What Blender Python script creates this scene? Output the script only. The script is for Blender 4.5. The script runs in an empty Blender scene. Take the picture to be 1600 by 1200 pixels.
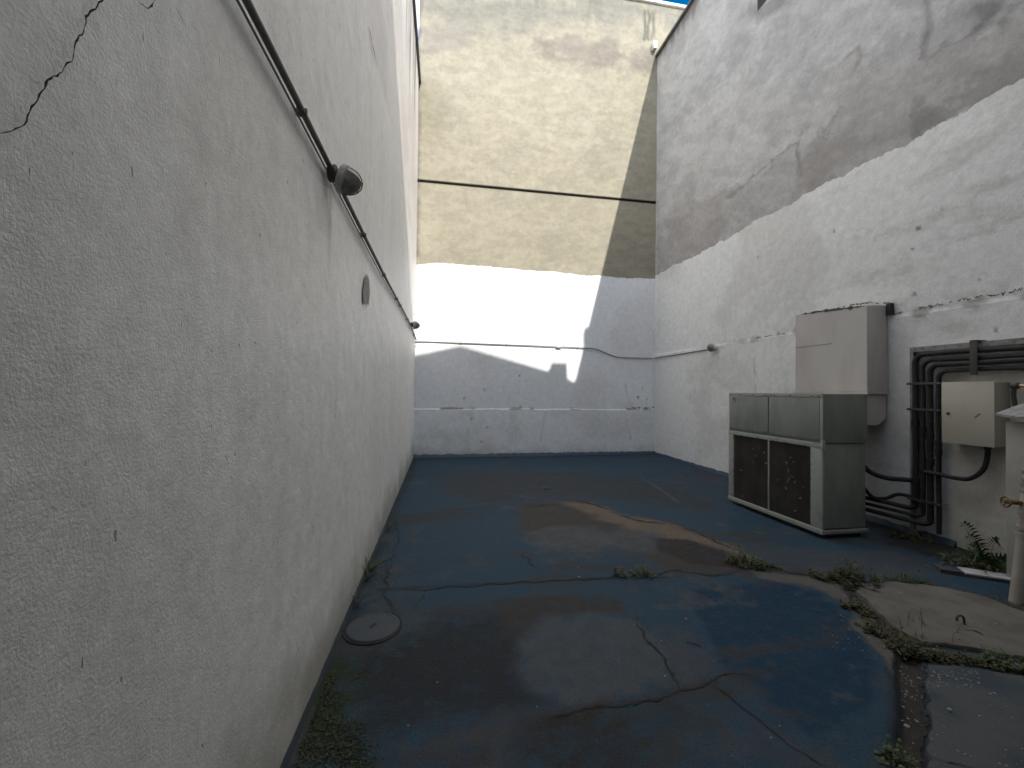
import bpy, bmesh, math, random
import numpy as np
from mathutils import Vector, Matrix

# ------------------------------------------------------------------ camera, light
scene = bpy.context.scene
COL = scene.collection
F_PX, CAM_H = 640.0, 1.6                      # focal length in pixels of a 1600 px wide frame, eye height
XL, XR, YD = -0.65, 5.37, 9.80                # faces of the left, right and end walls (m)

_Y = np.array([-108.0, -8.0, -F_PX]); _Y /= np.linalg.norm(_Y)
_Z = np.cross(np.array([1, -.011, 0.0]), _Y); _Z /= np.linalg.norm(_Z)
_X = np.cross(_Y, _Z)
CAMR = np.array([_X, _Y, _Z]); CAMC = np.array([0, 0, CAM_H])

cd = bpy.data.cameras.new("camera")
cam = bpy.data.objects.new("camera", cd); COL.objects.link(cam)
cd.sensor_fit = 'HORIZONTAL'; cd.sensor_width = 36.0
cd.lens = 36.0 * F_PX / 1600.0
cd.clip_start = 0.05; cd.clip_end = 3000
M = Matrix.Identity(4)
for i in range(3):
    for j in range(3):
        M[i][j] = CAMR[i][j]
    M[i][3] = CAMC[i]
cam.matrix_world = M
scene.camera = cam

SUN_DIR = Vector((-0.244, 1.2, -1.0)).normalized()      # direction the light travels
SUN_EL = math.asin(-SUN_DIR.z)
SUN_ROT = math.atan2(-SUN_DIR.x, -SUN_DIR.y)

world = bpy.data.worlds.new("World"); scene.world = world
world.use_nodes = True
nt = world.node_tree; nt.nodes.clear()
wo = nt.nodes.new("ShaderNodeOutputWorld"); bg = nt.nodes.new("ShaderNodeBackground")
sky = nt.nodes.new("ShaderNodeTexSky"); sky.sky_type = 'NISHITA'
sky.sun_disc = False; sky.sun_elevation = SUN_EL; sky.sun_rotation = SUN_ROT
sky.air_density = 1.0; sky.dust_density = 0.2; sky.ozone_density = 1.5
bg.inputs[1].default_value = 0.06
tc = nt.nodes.new("ShaderNodeTexCoord")
mp = nt.nodes.new("ShaderNodeMapping"); mp.inputs['Scale'].default_value = (1, 1, 2.0)
mp.inputs['Location'].default_value = (2.0, 0.84, 0.4)
cn = nt.nodes.new("ShaderNodeTexNoise"); cn.inputs['Scale'].default_value = 2.6
cn.inputs['Detail'].default_value = 7; cn.inputs['Roughness'].default_value = 0.55
cr = nt.nodes.new("ShaderNodeMapRange"); cr.inputs[1].default_value = 0.40; cr.inputs[2].default_value = 0.60
cmx = nt.nodes.new("ShaderNodeMix"); cmx.data_type = 'RGBA'
cmx.inputs[7].default_value = (27.0, 26.6, 25.8, 1)
nt.links.new(tc.outputs['Generated'], mp.inputs[0]); nt.links.new(mp.outputs[0], cn.inputs['Vector'])
nt.links.new(cn.outputs['Fac'], cr.inputs[0]); nt.links.new(cr.outputs[0], cmx.inputs[0])
hsv = nt.nodes.new('ShaderNodeHueSaturation'); hsv.inputs['Saturation'].default_value = 1.5; hsv.inputs['Value'].default_value = 1.15
nt.links.new(sky.outputs[0], hsv.inputs['Color']); nt.links.new(hsv.outputs[0], cmx.inputs[6]); nt.links.new(cmx.outputs[2], bg.inputs[0])
nt.links.new(bg.outputs[0], wo.inputs[0])

sd = bpy.data.lights.new("sun", 'SUN'); sd.energy = 2.4; sd.angle = math.radians(0.45)
sd.color = (1.0, 0.95, 0.87)
sun = bpy.data.objects.new("sun", sd); COL.objects.link(sun)
sun.location = (2, -6, 20); sun.rotation_euler = SUN_DIR.to_track_quat('-Z', 'Y').to_euler()

vs = scene.view_settings
vs.view_transform = 'Standard'; vs.look = 'None'; vs.gamma = 1.0; vs.use_curve_mapping = False
vs.exposure = 1.62
scene.render.engine = 'CYCLES'
scene.cycles.max_bounces = 10; scene.cycles.diffuse_bounces = 8

# ------------------------------------------------------------------ helpers
RNG = random.Random(7)
NP = np.random.RandomState(11)
_TAB = [np.random.RandomState(100 + i).rand(256, 256) for i in range(8)]

def vnoise(x, y, k=0):
    t = _TAB[k % 8]
    xi = np.floor(x).astype(int); yi = np.floor(y).astype(int)
    fx = x - xi; fy = y - yi
    fx = fx * fx * (3 - 2 * fx); fy = fy * fy * (3 - 2 * fy)
    a = t[xi & 255, yi & 255]; b = t[(xi + 1) & 255, yi & 255]
    c = t[xi & 255, (yi + 1) & 255]; d = t[(xi + 1) & 255, (yi + 1) & 255]
    return (a * (1 - fx) + b * fx) * (1 - fy) + (c * (1 - fx) + d * fx) * fy

def fbm(x, y, s=1.0, octv=5, k=0, rough=0.5):
    r = 0; a = 1; n = 0
    for i in range(octv):
        r = r + a * vnoise(x * s + 13.7 * i, y * s + 7.3 * i, k + i); n += a
        a *= rough; s *= 2.03
    return r / n

def sstep(a, b, x):
    t = np.clip((x - a) / (b - a), 0, 1)
    return t * t * (3 - 2 * t)

def survey(ax, val, px, py):
    """point of the plane <axis ax = val> sighted at photo pixel (px, py)"""
    d = CAMR @ np.array([px - 800.0, 600.0 - py, -F_PX])
    t = (val - CAMC[ax]) / d[ax]
    return CAMC + t * d

def floor_pt(px, py, z=0.0):
    p = survey(2, z, px, py); return (float(p[0]), float(p[1]))
def left_pt(px, py):
    p = survey(0, XL, px, py); return (float(p[1]), float(p[2]))
def right_pt(px, py):
    p = survey(0, XR, px, py); return (float(p[1]), float(p[2]))
def back_pt(px, py):
    p = survey(1, YD, px, py); return (float(p[0]), float(p[2]))

def poly_sd(u, v, poly):
    """signed distance (negative inside)"""
    d = np.full(u.shape, 1e9); ins = np.zeros(u.shape, bool)
    n = len(poly)
    for i in range(n):
        ax, ay = poly[i]; bx, by = poly[(i + 1) % n]
        ex, ey = bx - ax, by - ay
        t = np.clip(((u - ax) * ex + (v - ay) * ey) / (ex * ex + ey * ey + 1e-12), 0, 1)
        d = np.minimum(d, np.hypot(u - ax - t * ex, v - ay - t * ey))
        c = ((ay > v) != (by > v))
        with np.errstate(divide='ignore', invalid='ignore'):
            xi = (bx - ax) * (v - ay) / (by - ay + 1e-15) + ax
        ins ^= c & (u < xi)
    return np.where(ins, -d, d)

def line_d(u, v, pts):
    d = np.full(u.shape, 1e9)
    for (ax, ay), (bx, by) in zip(pts[:-1], pts[1:]):
        ex, ey = bx - ax, by - ay
        t = np.clip(((u - ax) * ex + (v - ay) * ey) / (ex * ex + ey * ey + 1e-12), 0, 1)
        d = np.minimum(d, np.hypot(u - ax - t * ex, v - ay - t * ey))
    return d

# ---- materials
def node_mat(name):
    m = bpy.data.materials.new(name); m.use_nodes = True
    n = m.node_tree.nodes; l = m.node_tree.links
    return m, n, l, n["Principled BSDF"]

def mat(name, col, rough=0.8, var=0.18, scale=6.0, bump=0.15, bscale=60.0, metal=0.0, col2=None,
        thr=(0.45, 0.7), spec=0.5, stretch=(1, 1, 1), dist=0.004):
    """colour with cloudy wear between col and col2, plus fine relief"""
    m, n, l, p = node_mat(name)
    tc = n.new("ShaderNodeTexCoord"); mp = n.new("ShaderNodeMapping"); mp.inputs['Scale'].default_value = stretch
    l.new(tc.outputs['Object'], mp.inputs[0])
    a = n.new("ShaderNodeTexNoise"); a.inputs['Scale'].default_value = scale; a.inputs['Detail'].default_value = 8
    a.inputs['Roughness'].default_value = 0.6
    l.new(mp.outputs[0], a.inputs['Vector'])
    r = n.new("ShaderNodeMapRange"); r.inputs[1].default_value = thr[0]; r.inputs[2].default_value = thr[1]
    l.new(a.outputs['Fac'], r.inputs[0])
    mx = n.new("ShaderNodeMix"); mx.data_type = 'RGBA'
    mx.inputs[6].default_value = (*col, 1)
    c2 = col2 if col2 else tuple(c * (1 - 2 * var) for c in col)
    mx.inputs[7].default_value = (*c2, 1)
    l.new(r.outputs[0], mx.inputs[0]); l.new(mx.outputs[2], p.inputs['Base Color'])
    p.inputs['Roughness'].default_value = rough; p.inputs['Metallic'].default_value = metal
    p.inputs['Specular IOR Level'].default_value = spec
    if bump > 0:
        b = n.new("ShaderNodeTexNoise"); b.inputs['Scale'].default_value = bscale; b.inputs['Detail'].default_value = 4
        l.new(tc.outputs['Object'], b.inputs['Vector'])
        bp = n.new("ShaderNodeBump"); bp.inputs['Strength'].default_value = bump; bp.inputs['Distance'].default_value = dist
        l.new(b.outputs['Fac'], bp.inputs['Height']); l.new(bp.outputs[0], p.inputs['Normal'])
    return m

def wall_mat(name, zb, axis, wav=0.10, rag=0.045, coarse=0.5, fine=0.35, pits=0.5, cs=14.0, fs=70.0, pt=0.745):
    """painted wall: attribute 'low' below the paint edge at height zb, attribute 'top' above it"""
    m, n, l, p = node_mat(name)
    tc = n.new("ShaderNodeTexCoord"); sep = n.new("ShaderNodeSeparateXYZ")
    l.new(tc.outputs['Object'], sep.inputs[0])
    def noise(s, d=4, rgh=0.55, vec=None):
        a = n.new("ShaderNodeTexNoise"); a.inputs['Scale'].default_value = s; a.inputs['Detail'].default_value = d
        a.inputs['Roughness'].default_value = rgh
        l.new(vec if vec else tc.outputs['Object'], a.inputs['Vector']); return a.outputs['Fac']
    def math2(op, a, b):
        q = n.new("ShaderNodeMath"); q.operation = op
        for i, s in enumerate((a, b)):
            if isinstance(s, (int, float)): q.inputs[i].default_value = s
            else: l.new(s, q.inputs[i])
        return q.outputs[0]
    def mix(f, a, b, mode='MIX'):
        q = n.new("ShaderNodeMix"); q.data_type = 'RGBA'; q.blend_type = mode
        for i, s in ((0, f), (6, a), (7, b)):
            if isinstance(s, (int, float)): q.inputs[i].default_value = s
            elif isinstance(s, tuple): q.inputs[i].default_value = s
            else: l.new(s, q.inputs[i])
        return q.outputs[2]
    def rng(s, a, b, c=0.0, d=1.0):
        q = n.new("ShaderNodeMapRange"); l.new(s, q.inputs[0])
        for i, v in enumerate((a, b, c, d)): q.inputs[i + 1].default_value = v
        return q.outputs[0]
    z = sep.outputs['Z']
    zz = math2('ADD', z, math2('MULTIPLY', math2('SUBTRACT', noise(0.55, 2), 0.5), wav * 4))
    zz = math2('ADD', zz, math2('MULTIPLY', math2('SUBTRACT', noise(4.0, 5, 0.65), 0.5), rag * 3))
    edge = rng(zz, zb - 0.006, zb + 0.006)
    al = n.new("ShaderNodeAttribute"); al.attribute_name = 'low'
    at = n.new("ShaderNodeAttribute"); at.attribute_name = 'top'
    col = mix(edge, al.outputs['Color'], at.outputs['Color'])
    # fine mottling and dark pin-holes
    mot = math2('MULTIPLY', rng(noise(9, 9, 0.7), 0.3, 0.72, 0.86, 1.08), rng(noise(42, 6, 0.7), 0.3, 0.7, 0.90, 1.08))
    hs = n.new("ShaderNodeVectorMath"); hs.operation = 'SCALE'
    l.new(col, hs.inputs[0]); l.new(mot, hs.inputs['Scale'])
    pm_ = n.new('ShaderNodeMapping'); pm_.inputs['Scale'].default_value = (1, 1, 0.45); l.new(tc.outputs['Object'], pm_.inputs[0])
    pit = rng(noise(44, 2, 0.5, pm_.outputs[0]), pt, pt + 0.035)
    col = mix(math2('MULTIPLY', pit, pits), hs.outputs[0], (0.06, 0.055, 0.05, 1))
    l.new(col, p.inputs['Base Color'])
    p.inputs['Roughness'].default_value = 0.85; p.inputs['Specular IOR Level'].default_value = 0.25
    h1 = math2('ADD', math2('MULTIPLY', noise(cs, 6, 0.6), coarse), math2('MULTIPLY', noise(2.6, 3, 0.5), 0.9))
    h2 = math2('MULTIPLY', noise(fs, 5, 0.7), fine)
    h = math2('ADD', h1, h2)
    h = math2('SUBTRACT', h, math2('MULTIPLY', pit, 0.25))
    h = math2('SUBTRACT', h, math2('MULTIPLY', edge, 0.12))
    bp = n.new("ShaderNodeBump"); bp.inputs['Strength'].default_value = 0.75; bp.inputs['Distance'].default_value = 0.02
    l.new(h, bp.inputs['Height']); l.new(bp.outputs[0], p.inputs['Normal'])
    return m

def attr_mat(name, rough=0.6, bump=0.4, fs=45.0, var=0.25):
    """colour from the vertex attribute 'tone' broken up with grain"""
    m, n, l, p = node_mat(name)
    tc = n.new("ShaderNodeTexCoord")
    at0 = n.new("ShaderNodeAttribute"); at0.attribute_name = 'tone'
    at1 = n.new("ShaderNodeAttribute"); at1.attribute_name = 'under'
    ab = n.new("ShaderNodeAttribute"); ab.attribute_name = 'bare'
    pe = n.new('ShaderNodeTexNoise'); pe.inputs['Scale'].default_value = 11; pe.inputs['Detail'].default_value = 12; pe.inputs['Roughness'].default_value = 0.72
    l.new(tc.outputs['Object'], pe.inputs['Vector'])
    pm = n.new('ShaderNodeMath'); pm.operation = 'MULTIPLY_ADD'; pm.inputs[1].default_value = 2.0; pm.inputs[2].default_value = -1.0
    l.new(pe.outputs['Fac'], pm.inputs[0])
    pa = n.new('ShaderNodeMath'); pa.operation = 'ADD'; l.new(pm.outputs[0], pa.inputs[0]); l.new(ab.outputs['Fac'], pa.inputs[1])
    pf = n.new('ShaderNodeMapRange'); pf.inputs[1].default_value = 0.15; pf.inputs[2].default_value = 0.82
    l.new(pa.outputs[0], pf.inputs[0])
    at = n.new('ShaderNodeMix'); at.data_type = 'RGBA'
    l.new(pf.outputs[0], at.inputs[0]); l.new(at0.outputs['Color'], at.inputs[6]); l.new(at1.outputs['Color'], at.inputs[7])
    a = n.new("ShaderNodeTexNoise"); a.inputs['Scale'].default_value = 7; a.inputs['Detail'].default_value = 10
    a.inputs['Roughness'].default_value = 0.7
    b = n.new("ShaderNodeTexNoise"); b.inputs['Scale'].default_value = fs; b.inputs['Detail'].default_value = 6
    b.inputs['Roughness'].default_value = 0.65
    l.new(tc.outputs['Object'], a.inputs['Vector']); l.new(tc.outputs['Object'], b.inputs['Vector'])
    r = n.new("ShaderNodeMapRange")
    for i, v in enumerate((0.3, 0.72, 1 - var, 1 + var)): r.inputs[i + 1].default_value = v
    l.new(a.outputs['Fac'], r.inputs[0])
    s = n.new("ShaderNodeVectorMath"); s.operation = 'SCALE'
    l.new(at.outputs[2], s.inputs[0]); l.new(r.outputs[0], s.inputs['Scale'])
    # chips where the paint has gone
    ch = n.new("ShaderNodeMapRange"); ch.inputs[1].default_value = 0.64; ch.inputs[2].default_value = 0.72
    ch.inputs[4].default_value = 0.5
    l.new(b.outputs['Fac'], ch.inputs[0])
    mx = n.new("ShaderNodeMix"); mx.data_type = 'RGBA'; mx.inputs[7].default_value = (0.075, 0.075, 0.072, 1)
    l.new(ch.outputs[0], mx.inputs[0]); l.new(s.outputs[0], mx.inputs[6]); l.new(mx.outputs[2], p.inputs['Base Color'])
    sp = n.new('ShaderNodeTexNoise'); sp.inputs['Scale'].default_value = 130; sp.inputs['Detail'].default_value = 3
    l.new(tc.outputs['Object'], sp.inputs['Vector'])
    sr = n.new('ShaderNodeMapRange')
    for i, v in enumerate((0.3, 0.7, 0.72, 1.3)): sr.inputs[i + 1].default_value = v
    l.new(sp.outputs['Fac'], sr.inputs[0])
    s2 = n.new('ShaderNodeVectorMath'); s2.operation = 'SCALE'
    l.new(mx.outputs[2], s2.inputs[0]); l.new(sr.outputs[0], s2.inputs['Scale']); l.new(s2.outputs[0], p.inputs['Base Color'])
    rr = n.new("ShaderNodeMapRange")
    for i, v in enumerate((0.3, 0.7, rough - 0.12, rough + 0.15)): rr.inputs[i + 1].default_value = v
    l.new(a.outputs['Fac'], rr.inputs[0]); l.new(rr.outputs[0], p.inputs['Roughness'])
    p.inputs['Specular IOR Level'].default_value = 0.14
    bp = n.new("ShaderNodeBump"); bp.inputs['Strength'].default_value = bump; bp.inputs['Distance'].default_value = 0.008
    ad = n.new("ShaderNodeMath"); ad.operation = 'ADD'
    l.new(a.outputs['Fac'], ad.inputs[0]); l.new(b.outputs['Fac'], ad.inputs[1])
    l.new(ad.outputs[0], bp.inputs['Height']); l.new(bp.outputs[0], p.inputs['Normal'])
    return m

# ---- mesh building
WLOC = {}
def tag(o, label=None, cat=None, group=None, kind=None):
    if label: o['label'] = label
    if cat: o['category'] = cat
    if group: o['group'] = group
    if kind: o['kind'] = kind
    return o

def empty(name, loc, label=None, cat=None, group=None, kind=None):
    o = bpy.data.objects.new(name, None); COL.objects.link(o); o.location = loc
    o.empty_display_size = 0.1
    WLOC[o.name] = Vector(loc)
    return tag(o, label, cat, group, kind)

def link_mesh(name, me, parent=None, loc=None):
    o = bpy.data.objects.new(name, me); COL.objects.link(o)
    if parent is not None:
        o.parent = parent; w = WLOC[parent.name]
    else:
        w = Vector(loc) if loc is not None else Vector((0, 0, 0)); o.location = w
    WLOC[o.name] = w
    if w.length > 0: me.transform(Matrix.Translation(-w))
    return o

class MB:
    def __init__(s): s.v = []; s.f = []
    def add(s, vs, fs):
        b = len(s.v); s.v += [tuple(v) for v in vs]; s.f += [tuple(i + b for i in f) for f in fs]; return s
    def box(s, x0, x1, y0, y1, z0, z1, bev=0.0, rot=None):
        bm = bmesh.new(); bmesh.ops.create_cube(bm, size=1)
        c = Vector(((x0 + x1) / 2, (y0 + y1) / 2, (z0 + z1) / 2)); d = Vector((x1 - x0, y1 - y0, z1 - z0))
        for v in bm.verts: v.co = Vector((v.co.x * d.x, v.co.y * d.y, v.co.z * d.z))
        if bev > 0: bmesh.ops.bevel(bm, geom=bm.edges[:], offset=bev, segments=2, affect='EDGES', profile=0.6)
        bm.verts.index_update()
        R = rot if rot is not None else Matrix.Identity(3)
        s.add([R @ v.co + c for v in bm.verts], [[v.index for v in f.verts] for f in bm.faces]); bm.free(); return s
    def tube(s, path, r, n=10, caps=True):
        P = [Vector(p) for p in path]; m = len(P)
        rr = r if isinstance(r, (list, tuple)) else [r] * m
        T = [((P[min(i + 1, m - 1)] - P[max(i - 1, 0)]).normalized()) for i in range(m)]
        a = Vector((0, 0, 1)) if abs(T[0].z) < 0.9 else Vector((1, 0, 0))
        N = (a - T[0] * a.dot(T[0])).normalized(); vs = []
        for i in range(m):
            N = (N - T[i] * N.dot(T[i])).normalized(); B = T[i].cross(N)
            for k in range(n):
                t = 2 * math.pi * k / n
                vs.append(P[i] + (N * math.cos(t) + B * math.sin(t)) * rr[i])
        fs = [(i * n + k, i * n + (k + 1) % n, (i + 1) * n + (k + 1) % n, (i + 1) * n + k) for i in range(m - 1) for k in range(n)]
        if caps: fs += [tuple(range(n - 1, -1, -1)), tuple((m - 1) * n + k for k in range(n))]
        return s.add(vs, fs)
    def lathe(s, prof, n, org, axis):
        """profile of (radius, distance along axis)"""
        q = Vector((0, 0, 1)).rotation_difference(Vector(axis).normalized()).to_matrix(); o = Vector(org)
        vs = [q @ Vector((r * math.cos(2 * math.pi * k / n), r * math.sin(2 * math.pi * k / n), h)) + o for r, h in prof for k in range(n)]
        m = len(prof)
        fs = [(i * n + k, i * n + (k + 1) % n, (i + 1) * n + (k + 1) % n, (i + 1) * n + k) for i in range(m - 1) for k in range(n)]
        fs += [tuple(range(n - 1, -1, -1)), tuple((m - 1) * n + k for k in range(n))]
        return s.add(vs, fs)
    def prism(s, poly, z0, z1, cham=0.0):
        n = len(poly)
        a = [(x, y, z0) for x, y in poly]; b = [(x, y, z1) for x, y in poly]
        fs = [(i, (i + 1) % n, n + (i + 1) % n, n + i) for i in range(n)] + [tuple(range(n, 2 * n)), tuple(range(n - 1, -1, -1))]
        return s.add(a + b, fs)
    def build(s, name, m, parent=None, loc=None, smooth=35, kind=None, label=None):
        me = bpy.data.meshes.new(name); me.from_pydata(s.v, [], s.f)
        bm = bmesh.new(); bm.from_mesh(me); bmesh.ops.recalc_face_normals(bm, faces=bm.faces[:]); bm.to_mesh(me); bm.free()
        me.materials.append(m)
        if smooth:
            me.shade_smooth(); me.set_sharp_from_angle(angle=math.radians(smooth))
        o = link_mesh(name, me, parent, loc)
        return tag(o, label=label, kind=kind)

def raw(name, V, Fq, m, parent=None, loc=None, attrs=None, smooth=True):
    me = bpy.data.meshes.new(name)
    V = np.asarray(V, np.float32); Fq = np.asarray(Fq, np.int32)
    nf, k = Fq.shape
    me.vertices.add(len(V)); me.vertices.foreach_set('co', V.ravel())
    me.loops.add(nf * k); me.loops.foreach_set('vertex_index', Fq.ravel())
    me.polygons.add(nf); me.polygons.foreach_set('loop_start', np.arange(nf, dtype=np.int32) * k)
    me.polygons.foreach_set('loop_total', np.full(nf, k, np.int32))
    me.update(calc_edges=True); me.validate()
    if attrs:
        for an, c in attrs.items():
            A = me.attributes.new(an, 'FLOAT_COLOR', 'POINT')
            c4 = np.concatenate([c, np.ones((len(c), 1))], 1).astype(np.float32)
            A.data.foreach_set('color', c4.ravel())
    me.materials.append(m)
    if smooth: me.shade_smooth()
    return link_mesh(name, me, parent, loc)

def grid_faces(nu, nv, flip=False):
    i = np.arange(nu - 1)[:, None]; j = np.arange(nv - 1)[None, :]
    a = (i * nv + j).ravel(); b = ((i + 1) * nv + j).ravel(); c = ((i + 1) * nv + j + 1).ravel(); d = (i * nv + j + 1).ravel()
    return np.stack([a, d, c, b] if flip else [a, b, c, d], 1)

def jag(pts, step, amp, seed):
    """subdivide a polyline and jitter it sideways"""
    r = random.Random(seed); out = [pts[0]]
    for (ax, ay), (bx, by) in zip(pts[:-1], pts[1:]):
        L = math.hypot(bx - ax, by - ay); k = max(1, int(L / step))
        nx, ny = -(by - ay) / (L + 1e-9), (bx - ax) / (L + 1e-9)
        for i in range(1, k + 1):
            t = i / k; o = r.uniform(-amp, amp) if i < k else r.uniform(-amp, amp) * 0.4
            out.append((ax + (bx - ax) * t + nx * o, ay + (by - ay) * t + ny * o))
    return out

def ribbon(pts, width, to3, seed=0, taper=True):
    """thin strip with uneven width along a polyline; to3 maps (u, v) to space"""
    r = random.Random(seed); mb = MB(); L = []; R = []; n = len(pts)
    for i, (x, y) in enumerate(pts):
        ax, ay = pts[max(i - 1, 0)]; bx, by = pts[min(i + 1, n - 1)]
        d = math.hypot(bx - ax, by - ay) + 1e-9; nx, ny = -(by - ay) / d, (bx - ax) / d
        w = width * (0.45 + 1.1 * r.random() ** 1.5) * 0.5
        if r.random() < 0.10: w *= 2.2
        if taper: w *= min(1, 0.25 + 4 * min(i, n - 1 - i) / n)
        L.append(to3(x + nx * w, y + ny * w)); R.append(to3(x - nx * w, y - ny * w))
    mb.add(L + R, [(i, i + 1, n + i + 1, n + i) for i in range(n - 1)])
    return mb

# ------------------------------------------------------------------ materials
M_CRACK = mat('crack_dirt', (0.018, 0.017, 0.016), 0.95, bump=0)
M_GRIME = mat('joint_grime', (0.055, 0.05, 0.046), 0.95, bump=0)
M_SOIL = mat('gully_soil', (0.06, 0.048, 0.036), 0.95, var=0.3, scale=18, bump=0.8, bscale=80, dist=0.01)
M_SKIRT = mat('blue_skirting_paint', (0.014, 0.040, 0.075), 0.6, scale=9, col2=(0.03, 0.045, 0.06), bump=0.5, bscale=35)
M_SKIRTD = mat('dirty_blue_skirting', (0.010, 0.020, 0.032), 0.8, scale=7, col2=(0.022, 0.026, 0.02), bump=0.6, bscale=35)
M_ACP = mat('grey_green_enamel', (0.225, 0.24, 0.222), 0.6, scale=7, col2=(0.16, 0.17, 0.152), thr=(0.42, 0.78), bump=0.06, bscale=30, stretch=(1, 1, .3), spec=.3)
M_ACF = mat('pale_grey_enamel', (0.29, 0.305, 0.275), 0.55, scale=12, col2=(0.2, 0.2, 0.175), thr=(0.52, 0.8), bump=0.05, bscale=40)
M_DUCT = mat('galvanised_duct_paint', (0.44, 0.42, 0.40), 0.55, scale=2.2, col2=(0.34, 0.305, 0.28), thr=(0.45, 0.75), bump=0.08, bscale=7, stretch=(1, 1, .4), dist=0.02)
M_BLACK = mat('black_insulation', (0.018, 0.017, 0.018), 0.75, var=0.3, scale=20, bump=0.4, bscale=70)
M_STEEL = mat('weathered_steel', (0.24, 0.23, 0.225), 0.6, scale=20, col2=(0.10, 0.085, 0.075), bump=0.25, bscale=60, metal=0.2)
M_DARKMET = mat('dark_metal', (0.04, 0.038, 0.036), 0.6, scale=25, col2=(0.07, 0.05, 0.035), bump=0.2)
M_CONDUIT = mat('grey_conduit', (0.125, 0.12, 0.112), 0.6, scale=14, col2=(0.07, 0.066, 0.062), bump=0.2, bscale=90)
M_CONDUIT2 = mat('pale_conduit', (0.22, 0.215, 0.21), 0.55, scale=10, col2=(0.13, 0.12, 0.115), bump=0.15, bscale=90)
M_EBOX = mat('cream_enamel', (0.42, 0.40, 0.33), 0.45, scale=3, col2=(0.35, 0.335, 0.27), bump=0.04)
M_COIL = mat('dirty_coil', (0.060, 0.053, 0.048), 0.8, scale=6, col2=(0.10, 0.089, 0.08), thr=(0.4, 0.75), bump=0.3, bscale=120, stretch=(1, 1, .5))
M_LINT = mat('pale_lint', (0.22, 0.21, 0.195), 0.9, bump=0)
M_WHITEW = mat('dirty_white_render', (0.34, 0.335, 0.31), 0.85, scale=3, col2=(0.25, 0.24, 0.215), bump=0.35, bscale=35)
M_PVC = mat('dirty_pvc', (0.33, 0.31, 0.28), 0.5, scale=6, col2=(0.25, 0.215, 0.18), thr=(0.42, 0.7), bump=0.1)
M_BRASS = mat('brass', (0.19, 0.135, 0.055), 0.5, scale=30, col2=(0.11, 0.075, 0.035), metal=0.6, bump=0.1)
M_COPPER = mat('copper_pipe', (0.50, 0.33, 0.22), 0.4, scale=12, metal=0.6, bump=0.05)
M_SHEET = mat('fibre_cement', (0.20, 0.195, 0.195), 0.85, scale=9, col2=(0.33, 0.32, 0.31), bump=0.4, bscale=40, stretch=(1, 3, 1))
M_TILE = mat('white_glazed_tile', (0.42, 0.42, 0.43), 0.4, scale=9, col2=(0.28, 0.28, 0.27), bump=0.03)
M_IRON = mat('blue_painted_iron', (0.026, 0.038, 0.05), 0.75, scale=9, col2=(0.04, 0.04, 0.042), bump=0.35, bscale=60)
M_SLAB = mat('bare_concrete', (0.105, 0.10, 0.088), 0.9, scale=3.5, col2=(0.058, 0.055, 0.046), thr=(0.42, 0.68), bump=0.7, bscale=55, dist=0.006)
M_SLABB = mat('blue_grey_concrete', (0.045, 0.050, 0.052), 0.85, scale=2.4, col2=(0.02, 0.032, 0.043), thr=(0.44, 0.56), bump=0.7, bscale=55, dist=0.006)
M_GLASSD = mat('dusty_glass', (0.17, 0.155, 0.145), 0.6, scale=22, col2=(0.30, 0.285, 0.265), bump=0.15, bscale=40)
M_LAMPR = mat('lamp_grey', (0.42, 0.42, 0.40), 0.5, scale=14, col2=(0.2, 0.19, 0.18), bump=0.1)
M_COPING = mat('dark_coping', (0.12, 0.115, 0.11), 0.85, scale=6, bump=0.3)
M_COPW = mat('pale_coping', (0.62, 0.61, 0.57), 0.8, scale=4, bump=0.2)
M_PLAIN = mat('neighbour_render', (0.48, 0.46, 0.43), 0.9, scale=2, bump=0.3)
M_ROOF = mat('clay_roof', (0.20, 0.10, 0.07), 0.85, scale=5, bump=0.3)
M_GREY = mat('bare_cement_patch', (0.30, 0.29, 0.275), 0.9, scale=12, bump=0.4)
M_WDARK = mat('dark_window_glass', (0.03, 0.035, 0.04), 0.2, bump=0)
M_EARTH = mat('outer_ground', (0.12, 0.11, 0.095), 0.95, bump=0.3)

def leaf_mat(name, c1, c2):
    m = mat(name, c1, 0.6, scale=25, col2=c2, thr=(0.35, 0.65), bump=0.0, spec=0.3)
    m.node_tree.nodes["Principled BSDF"].inputs['Transmission Weight'].default_value = 0.0
    return m
M_LEAF = leaf_mat('weed_leaf', (0.038, 0.066, 0.022), (0.075, 0.092, 0.04))
M_LEAFD = leaf_mat('dark_weed_leaf', (0.030, 0.042, 0.017), (0.07, 0.062, 0.032))
M_LEAFL = leaf_mat('pale_grass', (0.10, 0.135, 0.06), (0.14, 0.15, 0.08))
M_DEAD = leaf_mat('dry_weed_leaf', (0.05, 0.045, 0.022), (0.085, 0.068, 0.042))
M_FERN = leaf_mat('fern_leaf', (0.04, 0.085, 0.03), (0.07, 0.12, 0.04))
M_STEM = mat('weed_stem', (0.09, 0.085, 0.045), 0.8, bump=0)
M_MOSS = leaf_mat('moss', (0.016, 0.024, 0.010), (0.036, 0.042, 0.018))

# ------------------------------------------------------------------ ground
g = MB().prism([(-400, -400), (400, -400), (400, 400), (-400, 400)], -1.2, -0.35)
tag(g.build('ground', M_EARTH, loc=(0, 0, 0), smooth=0), kind='structure',
    label='earth under and around the yard buildings')

def fz(x, y):
    x = np.asarray(x, float); y = np.asarray(y, float)
    return (fbm(x, y, 0.8, 3, 2) - 0.5) * 0.012

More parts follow.
